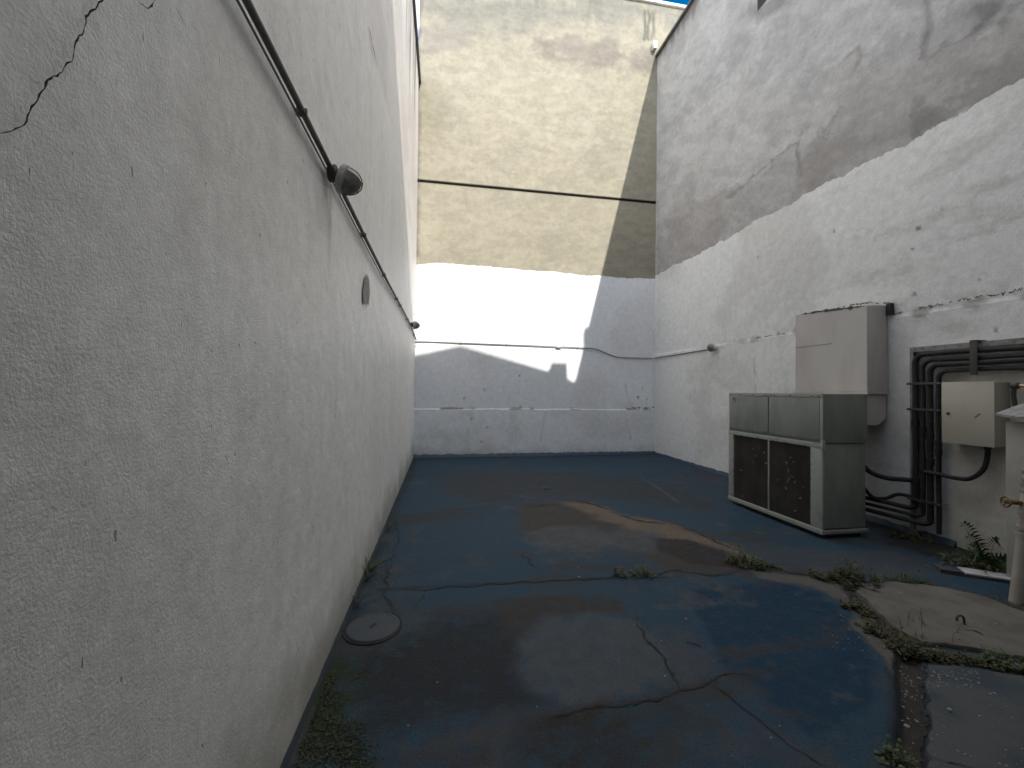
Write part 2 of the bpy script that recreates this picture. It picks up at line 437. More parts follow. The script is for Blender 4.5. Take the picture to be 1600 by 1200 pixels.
# soil gully between the slabs (photo survey of its outline)
GULLY = [floor_pt(*p) for p in ((1398, 1020), (1440, 1030), (1444, 1100), (1440, 1205))] + [(1.55, 1.1), (1.5, 1.05)] + \
        [floor_pt(*p) for p in ((1396, 1205), (1404, 1110))]
SLAB_A = [floor_pt(*p) for p in ((1345, 917), (1400, 914), (1470, 922), (1540, 938), (1600, 962))] + [(4.55, 2.25), (4.3, 1.6), (3.6, 1.55)] + \
         [floor_pt(*p) for p in ((1600, 1034), (1520, 1018), (1440, 1008), (1395, 985), (1358, 950), (1338, 928))]
SLAB_B = [floor_pt(*p) for p in ((1448, 1044), (1500, 1047), (1560, 1056), (1600, 1062))] + [(3.1, 1.45), (2.6, 0.5), (1.6, 0.5)] + \
         [floor_pt(*p) for p in ((1448, 1205), (1452, 1120))]

nx = 430
ys = np.concatenate([np.linspace(-1.2, 1.2, 60, endpoint=False), np.linspace(1.2, 4.2, 240, endpoint=False), np.linspace(4.2, YD, 220)])
xs = np.linspace(XL - 0.02, XR + 0.02, nx)
GX, GY = [a.ravel() for a in np.meshgrid(xs, ys, indexing='ij')]
tone = np.tile(np.array([0.034, 0.070, 0.105]), (len(GX), 1)); under = np.tile(np.array([0.075, 0.075, 0.075]), (len(GX), 1)); bare = np.full(len(GX), 0.12)
wob = (fbm(GX, GY, 1.6, 5, 0) - 0.5); wob2 = (fbm(GX, GY, 9, 5, 3, 0.6) - 0.5); wob3 = (fbm(GX, GY, 4, 5, 6, 0.6) - 0.5)
mott = sstep(0.3, 0.7, fbm(GX, GY, 6, 6, 2, 0.7))
big = fbm(GX, GY, 0.55, 5, 4); mid = fbm(GX, GY, 2.2, 6, 5, 0.6); st = fbm(GX * 0.6, GY * 2.0, 1.3, 6, 1, 0.6)
def lay(col, a):
    global tone
    a = np.clip(a, 0, 1)[:, None]; tone = tone * (1 - a) + np.array(col)[None, :] * a
def peel(col, a):
    """paint worn through to an under layer of this colour"""
    global under, bare
    a = np.clip(a, 0, 1); w = np.clip(a * 1.6, 0, 1)[:, None]
    under = under * (1 - w) + np.array(col)[None, :] * w; bare = np.maximum(bare, a)
def patch(px, col, alpha=1.0, feather=0.08, wobble=0.25, world=False):
    P = px if world else [floor_pt(*p) for p in px]
    d = poly_sd(GX, GY, P) + wob * wobble + wob3 * (0.06 + wobble * .5) + wob2 * (0.03 + wobble * 0.3)
    m_ = alpha * sstep(feather * 1.3, -feather, d)
    if min(col[0] / col[2], 1) > 0.62: peel(col, m_ * (0.8 + 0.3 * mott))
    else: lay(col, m_)
lay((0.040, 0.070, 0.098), 0.7 * sstep(0.46, 0.66, mid))
peel((0.062, 0.056, 0.052), 0.62 * sstep(0.46, 0.70, st))
peel((0.10, 0.105, 0.108), 0.5 * sstep(0.52, 0.72, fbm(GX, GY, 3.1, 6, 2, 0.65)))
# old stains and repairs where the photo has them
patch([(700, 745), (830, 735), (960, 745), (1090, 765), (1120, 800), (1010, 790), (900, 775), (760, 785), (690, 775)], (0.058, 0.056, 0.056), 0.7, 0.3, 0.7)
patch([(830, 790), (900, 775), (980, 800), (1060, 815), (1130, 845), (1170, 870), (1160, 895), (1050, 885), (960, 860), (850, 850), (790, 820)], (0.075, 0.063, 0.052), 0.85, 0.18, 0.5)
patch([(880, 785), (930, 785), (985, 805), (1040, 818), (1130, 848), (1165, 868), (1100, 850), (1020, 835), (940, 812)], (0.19, 0.145, 0.11), 0.95, 0.12, 0.25)
patch([(800, 838), (900, 822), (1000, 835), (1050, 858), (960, 862), (840, 858)], (0.105, 0.11, 0.112), 0.6, 0.12, 0.6)
patch([(1025, 843), (1075, 845), (1150, 868), (1160, 888), (1080, 880), (1030, 862)], (0.050, 0.040, 0.032), 0.8, 0.04, 0.1)
patch([(570, 1015), (690, 985), (800, 950), (850, 985), (800, 1060), (860, 1100), (640, 1170), (540, 1190), (530, 1100)], (0.030, 0.034, 0.040), 0.85, 0.2, 0.45)
patch([(770, 940), (860, 925), (960, 940), (1000, 960), (900, 965), (820, 1000)], (0.060, 0.050, 0.042), 0.8, 0.09, 0.25)
patch([(815, 1010), (850, 970), (930, 957), (1000, 968), (1060, 1000), (1110, 1030), (1130, 1060), (1060, 1078), (960, 1103), (890, 1110), (840, 1070)], (0.088, 0.102, 0.114), 0.85, 0.07, 0.2)
patch([(1000, 965), (1090, 985), (1130, 1040), (1110, 1062), (1060, 1075), (1020, 1010)], (0.075, 0.085, 0.10), 0.6, 0.05, 0.15)
patch([(1080, 925), (1200, 908), (1280, 925), (1320, 960), (1350, 1010), (1370, 1060), (1350, 1120), (1270, 1150), (1190, 1095), (1120, 1030), (1100, 970)], (0.014, 0.046, 0.084), 0.95, 0.035, 0.12)
patch([(1180, 893), (1260, 900), (1320, 915), (1345, 960), (1395, 1010), (1402, 1060), (1370, 1015), (1325, 950), (1270, 915), (1190, 903)], (0.15, 0.135, 0.118), 0.9, 0.035, 0.12)
patch([(600, 1160), (760, 1120), (900, 1110), (980, 1105), (900, 1140), (760, 1170), (620, 1200)], (0.078, 0.074, 0.075), 0.8, 0.06, 0.25)
patch([(820, 1130), (960, 1110), (1080, 1075), (1100, 1130), (1000, 1200), (780, 1210)], (0.040, 0.036, 0.033), 0.7, 0.10, 0.3)
patch([(1150, 1100), (1250, 1150), (1300, 1200), (1080, 1210), (1050, 1150)], (0.065, 0.08, 0.095), 0.7, 0.10, 0.3)
patch([(1170, 850), (1290, 855), (1440, 870), (1480, 900), (1350, 905), (1220, 890)], (0.075, 0.082, 0.095), 0.7, 0.12, 0.3)
patch([(470, 1060), (530, 1030), (560, 1090), (570, 1210), (430, 1210)], (0.032, 0.045, 0.02), 0.85, 0.09, 0.3)
patch([(455, 1130), (500, 1090), (510, 1200), (440, 1205)], (0.09, 0.092, 0.09), 0.5, 0.05, 0.25)
patch([(590, 900), (640, 900), (660, 1000), (620, 1040), (540, 1030)], (0.055, 0.075, 0.09), 0.6, 0.08, 0.2)
for q, a in (([(1000, 745), (1040, 770), (1060, 785)], 0.6), ([(790, 770), (830, 778)], 0.5), ([(640, 800), (760, 792), (850, 795)], 0.35)):
    peel((0.15, 0.155, 0.16), a * sstep(0.07, 0.0, line_d(GX, GY, [floor_pt(*p) for p in q]) + np.abs(wob) * 0.1 + np.abs(wob2) * .12))
# grime along the joints, then darker floor towards the wall feet
for q, w, a in ((((905, 785), (985, 810), (1100, 835), (1170, 865)), 0.07, 0.6), (((592, 922), (800, 910), (960, 903), (1110, 900), (1190, 885), (1290, 905)), 0.05, 0.6),
                (((905, 1112), (1062, 1077), (1160, 1055)), 0.03, 0.5), (((995, 965), (1062, 1077)), 0.025, 0.5), (((610, 810), (600, 930), (625, 965)), 0.03, 0.5)):
    lay((0.028, 0.027, 0.027), a * sstep(w, 0.0, line_d(GX, GY, [floor_pt(*p) for p in q]) + np.abs(wob2) * .05))
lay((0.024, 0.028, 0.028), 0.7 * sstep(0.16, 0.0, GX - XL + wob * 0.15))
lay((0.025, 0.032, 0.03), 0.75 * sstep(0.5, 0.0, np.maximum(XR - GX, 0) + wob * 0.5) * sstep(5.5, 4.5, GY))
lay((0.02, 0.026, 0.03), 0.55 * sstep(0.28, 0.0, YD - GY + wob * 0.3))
# gully
gd = poly_sd(GX, GY, GULLY) + wob2 * 0.03
lay((0.062, 0.050, 0.042), sstep(0.015, -0.01, gd))
lay((0.028, 0.030, 0.034), 0.8 * sstep(0.06, 0.01, gd) * sstep(-0.01, 0.012, gd))
GZ = fz(GX, GY) - 0.030 * sstep(0.012, -0.02, gd) * (0.8 + 0.8 * (fbm(GX, GY, 8, 3, 6)))
w_band = [floor_pt(*p) for p in ((1200, 884), (1290, 905), (1335, 915), (1350, 950), (1400, 1000), (1440, 1025), (1600, 1050))] + [(4.4, 1.6)]
bd = line_d(GX, GY, w_band)
lay((0.040, 0.036, 0.026), 0.9 * sstep(0.14, 0.03, bd + wob2 * 0.12 + wob * 0.1))
ub = line_d(GX, GY, [floor_pt(*p) for p in ((1340, 912), (1440, 912), (1560, 940), (1600, 958))])
lay((0.034, 0.032, 0.025), 0.9 * sstep(0.10, 0.03, ub + wob2 * 0.1))
# darker floor behind the pipes and ferns
patch([(1380, 830), (1450, 835), (1570, 875), (1575, 905), (1480, 880), (1400, 850)], (0.030, 0.030, 0.024), 0.85, 0.08, 0.2)
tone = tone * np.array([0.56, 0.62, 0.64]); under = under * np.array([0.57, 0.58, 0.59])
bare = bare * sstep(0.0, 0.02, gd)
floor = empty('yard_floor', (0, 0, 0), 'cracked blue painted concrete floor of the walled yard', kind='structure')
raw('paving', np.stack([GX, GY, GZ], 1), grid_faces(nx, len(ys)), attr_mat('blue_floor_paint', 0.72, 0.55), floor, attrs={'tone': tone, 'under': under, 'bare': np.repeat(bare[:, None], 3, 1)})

def slab(poly, top, m, seed):
    P = jag(poly + [poly[0]], 0.06, 0.012, seed)[:-1]
    n = len(P); c = Vector((sum(p[0] for p in P) / n, sum(p[1] for p in P) / n))
    mb = MB(); rings = []
    r = random.Random(seed)
    for k, z in ((1.0, -0.05), (1.0, top - 0.012), (0.992, top), (0.97, top + 0.001)):
        rings.append([(c.x + (x - c.x) * k, c.y + (y - c.y) * k, z + r.uniform(-.002, .002)) for x, y in P])
    vs = [q for R_ in rings for q in R_] + [(c.x, c.y, top + 0.002)]
    fs = [(i * n + k, i * n + (k + 1) % n, (i + 1) * n + (k + 1) % n, (i + 1) * n + k) for i in range(3) for k in range(n)]
    fs += [(3 * n + k, 3 * n + (k + 1) % n, 4 * n) for k in range(n)]
    return mb.add(vs, fs).build('concrete_slab', m, floor, smooth=50)
slab(SLAB_A, 0.030, M_SLAB, 3)['label'] = 'bare grey concrete slab edged with weeds'
slab(SLAB_B, 0.022, M_SLABB, 5)['label'] = 'blue stained concrete slab beside the soil gully'

on_floor = lambda x, y: (x, y, float(fz(x, y)) + 0.004)
cracks = [
    ((592, 923), (640, 922), (700, 918), (800, 911), (900, 906), (960, 902), (1030, 897), (1060, 892), (1110, 900), (1170, 889), (1190, 884), 0.012),
    ((605, 800), (618, 815), (622, 840), (612, 880), (598, 930), (612, 948), (626, 966), 0.011),
    ((664, 922), (657, 940), (648, 951), 0.010),
    ((995, 965), (1010, 1000), (1030, 1020), (1045, 1050), (1064, 1076), 0.009),
    ((850, 1120), (905, 1112), (960, 1104), (1000, 1094), (1064, 1076), (1110, 1066), (1165, 1054), 0.010),
    ((1106, 1067), (1140, 1088), (1180, 1120), (1230, 1160), (1290, 1200), 0.006),
    ((902, 783), (925, 788), (952, 797), 0.035), ((970, 805), (990, 812), (1012, 816), (1042, 818), 0.030),
    ((1058, 825), (1085, 829), (1100, 838), (1118, 848), (1142, 856), (1160, 863), 0.016),
    ((815, 795), (850, 789), (880, 787), 0.018),
    ((574, 1020), (567, 1045), (552, 1066), 0.012), ((655, 797), (700, 796), (790, 793), 0.010),
    ((1195, 884), (1230, 894), (1290, 904), (1330, 912), 0.022), ((744, 984), (772, 1000), 0.006),
    ((1072, 1005), (1095, 1012), 0.012), ((815, 864), (835, 885), 0.012),
    ((1442, 1040), (1438, 1075), (1440, 1110), (1446, 1130), (1441, 1160), (1441, 1200), 0.012),
]
for i, c in enumerate(cracks):
    pts = [floor_pt(*p) for p in c[:-1]]
    ribbon(jag(jag(pts, 0.08, 0.030, 40 + i), 0.02, 0.010, 90 + i), c[-1] * 1.25, on_floor, 60 + i).build('crack', M_CRACK, floor, smooth=0)
ribbon(jag([floor_pt(*p, 0.025) for p in ((1450, 1180), (1475, 1190), (1530, 1200))], 0.02, 0.004, 3), 0.005, lambda x, y: (x, y, 0.0275), 4).build('crack', M_CRACK, floor, smooth=0)
ribbon(jag([floor_pt(*p, 0.03) for p in ((1505, 984), (1525, 987), (1538, 994))], 0.02, 0.006, 3), 0.012, lambda x, y: (x, y, 0.0355), 4).build('crack', M_CRACK, floor, smooth=0)

# ------------------------------------------------------------------ the three walls
def wall_attrs(U, Z, low, top): return {'low': low, 'top': top}
def blend(c, col, a):
    a = np.clip(a, 0, 1)[:, None]; return c * (1 - a) + np.array(col)[None, :] * a

# --- left wall
lw = empty('side_wall', (XL, 4.3, 0), 'long rough white plastered wall with a diagonal crack, carrying a grey conduit', 'wall')
u = np.concatenate([np.linspace(-1.2, 4.5, 230, endpoint=False), np.linspace(4.5, YD, 120)]); v = np.linspace(-0.05, 8.80, 300)
U, Z = [a.ravel() for a in np.meshgrid(u, v, indexing='ij')]
low = np.tile(np.array([0.80, 0.79, 0.765]), (len(U), 1)); top = np.tile(np.array([0.76, 0.725, 0.705]), (len(U), 1))
low = blend(low, (0.71, 0.70, 0.675), 0.6 * sstep(0.45, 0.75, fbm(U, Z, 0.9, 5, 1)))
low = blend(low, (0.40, 0.385, 0.355), 0.10 * sstep(0.5, 0.8, fbm(U * 3.0, Z * 0.5, 2, 5, 3)))
low = blend(low, (0.32, 0.305, 0.265), 0.8 * sstep(0.55, 0.0, Z + (fbm(U, Z, 3, 4, 2) - .5) * .5))
low = blend(low, (0.25, 0.235, 0.21), 0.6 * sstep(0.10, 0.0, np.abs(U - 2.46) + (2.78 - Z) * 0.12) * (Z < 2.78) * (Z > 2.2))
stk = fbm(U * 4.0, Z * 0.12, 1.6, 4, 4)
top = blend(top, (0.17, 0.155, 0.15), 0.9 * sstep(0.50, 0.66, stk) * sstep(6.2, 8.4, Z + (fbm(U, Z * .1, 5, 3, 2) - .5) * 2.0))
top = blend(top, (0.62, 0.58, 0.565), 0.6 * sstep(0.5, 0.7, fbm(U, Z, 1.2, 5, 6)))
rel = (fbm(U, Z, 0.7, 3, 3) - 0.5) * 0.010 + (fbm(U, Z, 7, 4, 5) - 0.5) * 0.004
V = np.stack([np.full(len(U), XL) + rel, U, Z], 1)
M_LW = wall_mat('left_wall_paint', 4.66, 'Y', wav=0.08, rag=0.01, coarse=0.17, fine=0.22, pits=0.45, cs=26, fs=130, pt=0.732)
M_LW.node_tree.nodes['Principled BSDF'].inputs['Roughness'].default_value = 0.5
M_LW.node_tree.nodes['Principled BSDF'].inputs['Specular IOR Level'].default_value = 0.5
raw('plaster_face', V, grid_faces(len(u), len(v)), M_LW, lw, attrs={'low': low, 'top': top})
MB().box(XL - 0.28, XL - 0.03, -1.2, YD, -0.3, 8.78).build('wall_core', M_PLAIN, lw, smooth=0)
MB().box(XL - 0.33, XL + 0.05, -1.2, YD - 0.005, 8.783, 8.86, 0.012).build('coping', M_COPING, lw)
on_left = lambda y, z: (XL + 0.009, y, z)
for i, c in enumerate([((-25, 214), (0, 205), (28, 194), (32, 180), (48, 155), (62, 130), (70, 122), (88, 112), (95, 97), (103, 94), (112, 60), (122, 48), (125, 25), (140, 12), (150, 0), (170, -25), 0.0026),
                       ((203, -8), (211, 4), (222, 12), (230, 8), (236, -2), 0.002), ((268, 10), (276, 26), (285, 40), 0.0016)]):
    ribbon(jag([left_pt(*p) for p in c[:-1]], 0.008, 0.0022, i), c[-1], on_left, i).build('crack', M_CRACK, lw, smooth=0)
ribbon(jag([left_pt(574, 40), left_pt(580, 66), left_pt(588, 106)], 0.05, 0.006, 2), 0.016, on_left, 5).build('crack', M_CRACK, lw, smooth=0)
P = [left_pt(*p) for p in ((571, 427), (567, 440), (565, 455), (566, 476), (570, 474), (574, 477), (576, 455), (575, 438))]
MB().add([(XL + 0.011, y, z) for y, z in P], [tuple(range(len(P)))]).build('bare_patch', M_GREY, lw, smooth=0)
pr = [(0, 0), (0.045, 0), (0.040, 0.012), (0.022, 0.03), (0.010, 0.055), (0, 0.062)]
def cove(path_fn, L0, L1, n, name, parent, seed):
    r = random.Random(seed); mb = MB(); vs = []; k = len(pr)
    for i in range(n + 1):
        t = L0 + (L1 - L0) * i / n; j = 1 + r.uniform(-.16, .16)
        vs += [path_fn(t, a * j, b * j) for a, b in pr]
    fs = [(i * k + q, i * k + (q + 1) % k, (i + 1) * k + (q + 1) % k, (i + 1) * k + q) for i in range(n) for q in range(k)]
    return mb.add(vs, fs).build(name, M_SKIRT, parent, smooth=60)
cove(lambda t, a, b: (XL + 0.004 + a * .40, t, b * 0.42 - .004), -1.2, YD, 220, 'skirting', lw, 1).data.materials[0] = M_SKIRTD

# --- end wall
bw = empty('end_wall', (2.3, YD, 0), 'tall end wall, bare yellowish concrete above and white paint below, partly sunlit', 'wall')
BX0, BX1, BTOP = -0.66, 8.2, 11.70
u = np.linspace(BX0, BX1, 330)
v = np.unique(np.concatenate([np.linspace(-0.05, BTOP, 420), np.linspace(1.09, 1.16, 16), [ 6.466, 6.47, 6.506, 6.51]]))
U, Z = [a.ravel() for a in np.meshgrid(u, v, indexing='ij')]
low = np.tile(np.array([0.715, 0.735, 0.76]), (len(U), 1))
low = blend(low, (0.62, 0.62, 0.62), 0.6 * sstep(0.5, 0.75, fbm(U, Z, 1.1, 5, 1)))
low = blend(low, (0.58, 0.60, 0.60), 0.6 * sstep(1.3, 1.0, Z) * sstep(0.42, 0.7, fbm(U, Z, 1.8, 5, 2)))
low = blend(low, (0.40, 0.41, 0.40), 0.5 * sstep(0.3, 0.0, Z + (fbm(U, Z, 4, 4, 2) - .5) * .4))
top = np.tile(np.array([0.36, 0.335, 0.262]), (len(U), 1))
top = blend(top, (0.315, 0.295, 0.238), 0.7 * sstep(0.42, 0.68, fbm(U, Z, 0.8, 6, 3, 0.6)))
top = blend(top, (0.40, 0.38, 0.305), 0.6 * sstep(0.5, 0.72, fbm(U * 1.0 + Z * .6, Z * 1.5 - U * .5, 2.6, 6, 4, 0.62)))
def bpatch(px, col, a, fe, wo=0.4):
    global top
    d = poly_sd(U, Z, [back_pt(*p) for p in px]) + (fbm(U, Z, 2.2, 6, 5, 0.62) - .5) * wo * 2
    top = blend(top, col, a * sstep(fe, -fe, d))
bpatch([(640, -10), (1100, -10), (1100, 40), (960, 45), (820, 50), (640, 30)], (0.235, 0.23, 0.205), 0.9, 0.45, 0.8)
bpatch([(655, 45), (720, 50), (730, 70), (660, 80)], (0.28, 0.26, 0.23), 0.8, 0.15)
bpatch([(820, 55), (900, 60), (1000, 80), (1032, 95), (1030, 130), (960, 100), (850, 88)], (0.235, 0.215, 0.185), 0.85, 0.14, 0.45)
bpatch([(650, 120), (700, 130), (700, 220), (650, 240)], (0.28, 0.26, 0.195), 0.6, 0.3)
for x in (1008, 1014, 1021):
    a, b = back_pt(x, 18), back_pt(x - 2, 62)
    top = blend(top, (0.07, 0.075, 0.06), 0.75 * sstep(0.11, 0.0, line_d(U, Z, [a, b]) + np.abs(fbm(U * 3, Z * .5, 4, 4, 2) - .5) * .25))
top = blend(top, (0.15, 0.145, 0.125), 0.45 * sstep(0.45, 0.75, fbm(U * 3, Z * .5, 2, 6, 6, 0.65)) * sstep(10.3, 11.6, Z))
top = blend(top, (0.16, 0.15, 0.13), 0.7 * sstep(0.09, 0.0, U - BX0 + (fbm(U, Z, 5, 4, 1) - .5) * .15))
dark = sstep(6.45, 6.467, Z) * sstep(6.53, 6.509, Z)
top = blend(top, (0.06, 0.055, 0.045), dark)
low = blend(low, (0.30, 0.29, 0.27), 0.9 * sstep(1.112, 1.117, Z) * sstep(1.175, 1.163, Z) * sstep(0.50, 0.62, fbm(U, Z, 3, 5, 3)))
br = fbm(U * 2.2 + Z * 3.0, Z * 5.0 - U * 1.6, 1.4, 6, 2, 0.65)
top = top * 0.72 * (0.92 + 0.16 * sstep(0.3, 0.7, br))[:, None]
for px, py, r_ in ((757, 609, .035), (725, 622, .05), (812, 587, .03), (813, 636, .03), (736, 654, .04), (761, 668, .04), (1004, 604, .04), (997, 620, .05), (1011, 624, .04), (985, 684, .035), (727, 710, .03), (752, 690, .03)):
    bx, bz = back_pt(px, py)
    low = blend(low, (0.16, 0.155, 0.15), 0.85 * sstep(r_ * .8, r_ * .2, np.hypot((U - bx), (Z - bz) * .8) + (fbm(U, Z, 14, 3, 4) - .5) * .06))
for q in ([(1004, 604), (1003, 618)], [(977, 600), (985, 640)], [(845, 690), (850, 650)], [(977, 655), (984, 682)]):
    low = blend(low, (0.42, 0.42, 0.41), 0.5 * sstep(0.02, 0.0, line_d(U, Z, [back_pt(*p) for p in q]) + (fbm(U, Z, 9, 3, 4) - .5) * .02))
zl = 1.125 + (fbm(U, U * 0, 2.5, 5, 3, 0.6) - .5) * 0.05
prof = -0.018 * sstep(zl + 0.012, zl - 0.006, Z)
prof = np.where((Z > 6.468) & (Z < 6.508), 0.05, prof)
prof = np.where(Z >= 6.508, -0.022, prof)
rel = (fbm(U, Z, 0.7, 3, 3) - 0.5) * 0.014 + (fbm(U, Z, 5, 4, 5) - 0.5) * 0.004
V = np.stack([U, YD + prof + rel, Z], 1)
M_BW = wall_mat('end_wall_finish', 4.54, 'X', wav=0.09, rag=0.035, coarse=0.32, fine=0.22, pits=0.25, cs=6, fs=40)
raw('plaster_face', V, grid_faces(len(u), len(v)), M_BW, bw, attrs={'low': low, 'top': top})
MB().box(BX0, BX1, YD + 0.09, YD + 3.5, -0.3, BTOP - 0.02).build('wall_core', M_PLAIN, bw, smooth=0)
MB().box(BX0 - 0.01, BX1, YD - 0.075, YD + 0.30, BTOP - 0.01, BTOP + 0.06, 0.01).build('coping', M_COPW, bw)
cove(lambda t, a, b: (t, YD - 0.04 - a, b * 1.25 - .004), XL, XR, 110, 'skirting', bw, 2)
on_back = lambda x, z: (x, YD - 0.048, z)
jr = random.Random(5); mb = MB()
for _ in range(26):
    x, z = back_pt(jr.uniform(986, 1020), jr.gauss(637, 1.6)); w, h_ = jr.uniform(.012, .05), jr.uniform(.004, .014)
    mb.add([(x + w * math.cos(t) * jr.uniform(.6, 1.1), YD - .046 - jr.uniform(0, .003), z + h_ * math.sin(t) * jr.uniform(.5, 1.2)) for t in np.linspace(0, 6.283, 8)[:-1]], [tuple(range(7))])
mb.build('flaked_joint', M_GRIME, bw, smooth=0, kind='stuff')

# --- right wall
rw = empty('side_wall', (XR, 4.3, 0), 'long wall of grey cement render over white paint, behind the air conditioner', 'wall')
RTOP = 10.30
VENT = (5.3, 6.32, 8.32, 9.1)      # opening y0 y1 z0 z1
u = np.unique(np.concatenate([np.linspace(-1.2, YD, 420), VENT[:2]])); v = np.unique(np.concatenate([np.linspace(-0.05, RTOP, 400), [2.515, 2.52, 2.56, 2.565], VENT[2:]]))
UU, ZZ = np.meshgrid(u, v, indexing='ij'); U, Z = UU.ravel(), ZZ.ravel()
low = np.tile(np.array([0.69, 0.69, 0.68]), (len(U), 1))
low = blend(low, (0.56, 0.555, 0.535), 0.7 * sstep(0.48, 0.72, fbm(U, Z, 0.9, 6, 1, 0.6)))
low = blend(low, (0.43, 0.425, 0.40), 0.5 * sstep(0.52, 0.72, fbm(U * .6, Z * 1.6, 2.4, 6, 5, 0.65)) * sstep(6.0, 4.0, U))
low = blend(low, (0.30, 0.295, 0.27), 0.5 * sstep(0.6, 0.0, Z + (fbm(U, Z, 3, 4, 2) - .5) * .8) * sstep(6, 5, U))
low = blend(low, (0.47, 0.44, 0.365), 0.6 * sstep(3.62, 3.5, U + (fbm(U, Z, 2, 3, 4) - .5) * .1) * sstep(1.95, 1.8, Z))
low = blend(low, (0.24, 0.23, 0.21), 0.7 * sstep(0.06, 0.0, np.abs(Z - 2.545) + (fbm(U, Z, 6, 5, 2) - .42) * .25) * sstep(8.5, 6, U))
top = np.tile(np.array([0.42, 0.415, 0.41]), (len(U), 1))
top = blend(top, (0.33, 0.325, 0.32), 0.7 * sstep(0.40, 0.7, fbm(U + Z * .4, Z - U * .3, 0.9, 6, 3, 0.62)))
top = blend(top, (0.47, 0.465, 0.46), 0.6 * sstep(0.5, 0.72, fbm(U + Z * .5, Z * 1.4 - U * .4, 1.8, 6, 4, 0.62)))
def rpatch(px, col, a, fe, wo=0.25, rim=0.0):
    global top
    d = poly_sd(U, Z, [right_pt(*p) for p in px]) + (fbm(U, Z, 2.6, 6, 5, 0.62) - .5) * wo * 2
    top = blend(top, col, a * sstep(fe, -fe, d))
    if rim: top = blend(top, tuple(c * .62 for c in col), rim * sstep(0.05, 0.0, np.abs(d)) * sstep(0.35, 0.6, fbm(U, Z, 2, 3, 1)))
rpatch([(1030, 375), (1090, 335), (1150, 290), (1215, 250), (1300, 190), (1400, 120), (1480, 80), (1620, 20), (1620, 120), (1500, 190), (1400, 240), (1300, 290), (1150, 365), (1030, 435)], (0.335, 0.325, 0.315), 0.65, 0.12, 0.5, 0.5)
rpatch([(1420, 178), (1500, 150), (1620, 85), (1620, 130), (1550, 155), (1480, 195), (1430, 205)], (0.235, 0.225, 0.213), 0.7, 0.09, 0.4, 0.3)
rpatch([(1040, 340), (1110, 305), (1150, 335), (1120, 385), (1040, 410)], (0.315, 0.29, 0.275), 0.55, 0.15, 0.3)
rpatch([(1250, 250), (1310, 205), (1340, 230), (1290, 285), (1240, 300)], (0.27, 0.25, 0.235), 0.5, 0.10, 0.3)
rpatch([(1272, 140), (1290, 110), (1340, 75), (1343, 90), (1325, 118), (1280, 145)], (0.33, 0.325, 0.312), 0.7, 0.03, 0.12, 0.8)
rpatch([(1515, 10), (1560, -10), (1570, 20), (1535, 42)], (0.14, 0.147, 0.14), 0.75, 0.12, 0.4)
rpatch([(1385, 0), (1450, -10), (1450, 60), (1440, 90), (1447, 20)], (0.25, 0.245, 0.235), 0.5, 0.05, 0.1, 0.5)
rpatch([(1170, 12), (1180, 32), (1235, 5), (1225, -10)], (0.22, 0.21, 0.20), 0.8, 0.08, 0.1)
for q in ([(1120, 322), (1165, 282), (1213, 240), (1250, 215), (1255, 275)], [(1440, 90), (1447, 45), (1450, 0)], [(1250, 216), (1252, 275)], [(1140, 370), (1155, 345)]):
    top = blend(top, (0.17, 0.16, 0.15), 0.42 * sstep(0.05, 0.0, line_d(U + (fbm(U, Z, 3, 4, 2) - .5) * .25, Z + (fbm(U, Z, 3, 4, 5) - .5) * .25, [right_pt(*p) for p in q]) + (fbm(U, Z, 7, 4, 4) - .45) * .12))
tw = fbm(U * 1.0 + Z * 1.3, Z * 3.2 - U * 2.0, 1.5, 6, 2, 0.66)
top = top * (0.90 + 0.18 * sstep(0.3, 0.7, tw))[:, None]
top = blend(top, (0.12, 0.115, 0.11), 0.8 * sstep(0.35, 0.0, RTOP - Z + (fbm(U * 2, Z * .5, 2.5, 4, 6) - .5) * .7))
for px, py, r_ in ((1183, 401, .04), (1302, 361, .03), (1315, 372, .03), (1433, 357, .05), (1470, 326, .02), (1493, 324, .025), (1427, 460, .04), (1452, 479, .03), (1555, 517, .03), (1530, 437, .03), (1424, 388, .015), (1112, 349, .03), (1371, 232, .02)):
    by, bz = right_pt(px, py)
    a = 0.8 * sstep(r_ * .7, r_ * .15, np.hypot((U - by) * 1.3, (Z - bz) * .9) + (fbm(U, Z, 14, 3, 4) - .5) * .05)
    low = blend(low, (0.17, 0.165, 0.16), a); top = blend(top, (0.08, 0.075, 0.07), a)
for q in ([(1255, 545), (1256, 612)], [(1180, 580), (1185, 596)], [(1178, 560), (1180, 615)]):
    low = blend(low, (0.35, 0.34, 0.33), 0.6 * sstep(0.018, 0.0, line_d(U, Z, [right_pt(*p) for p in q]) + (fbm(U, Z, 9, 3, 4) - .5) * .02))
prof = np.where(Z < 2.518, 0.0, np.where(Z > 2.562, 0.014, 0.014 * (Z - 2.518) / 0.044))
rel = (fbm(U, Z, 0.7, 3, 3) - 0.5) * 0.016 + (fbm(U, Z, 4, 4, 5) - 0.5) * 0.006
V = np.stack([XR + prof + rel, U, Z], 1)
Fq = grid_faces(len(u), len(v), True)
cu = (UU[:-1, :-1] + UU[1:, :-1]).ravel() / 2; cz = (ZZ[:-1, :-1] + ZZ[:-1, 1:]).ravel() / 2
Fq = Fq[~((cu > VENT[0]) & (cu < VENT[1]) & (cz > VENT[2]) & (cz < VENT[3]))]
M_RW = wall_mat('right_wall_finish', 4.58, 'Y', wav=0.05, rag=0.07, coarse=0.34, fine=0.20, pits=0.25, cs=6, fs=40)
raw('plaster_face', V, Fq, M_RW, rw, attrs={'low': low, 'top': top})
mb = MB(); y0, y1, z0, z1 = VENT; xa, xb = XR + 0.01, XR + 0.30
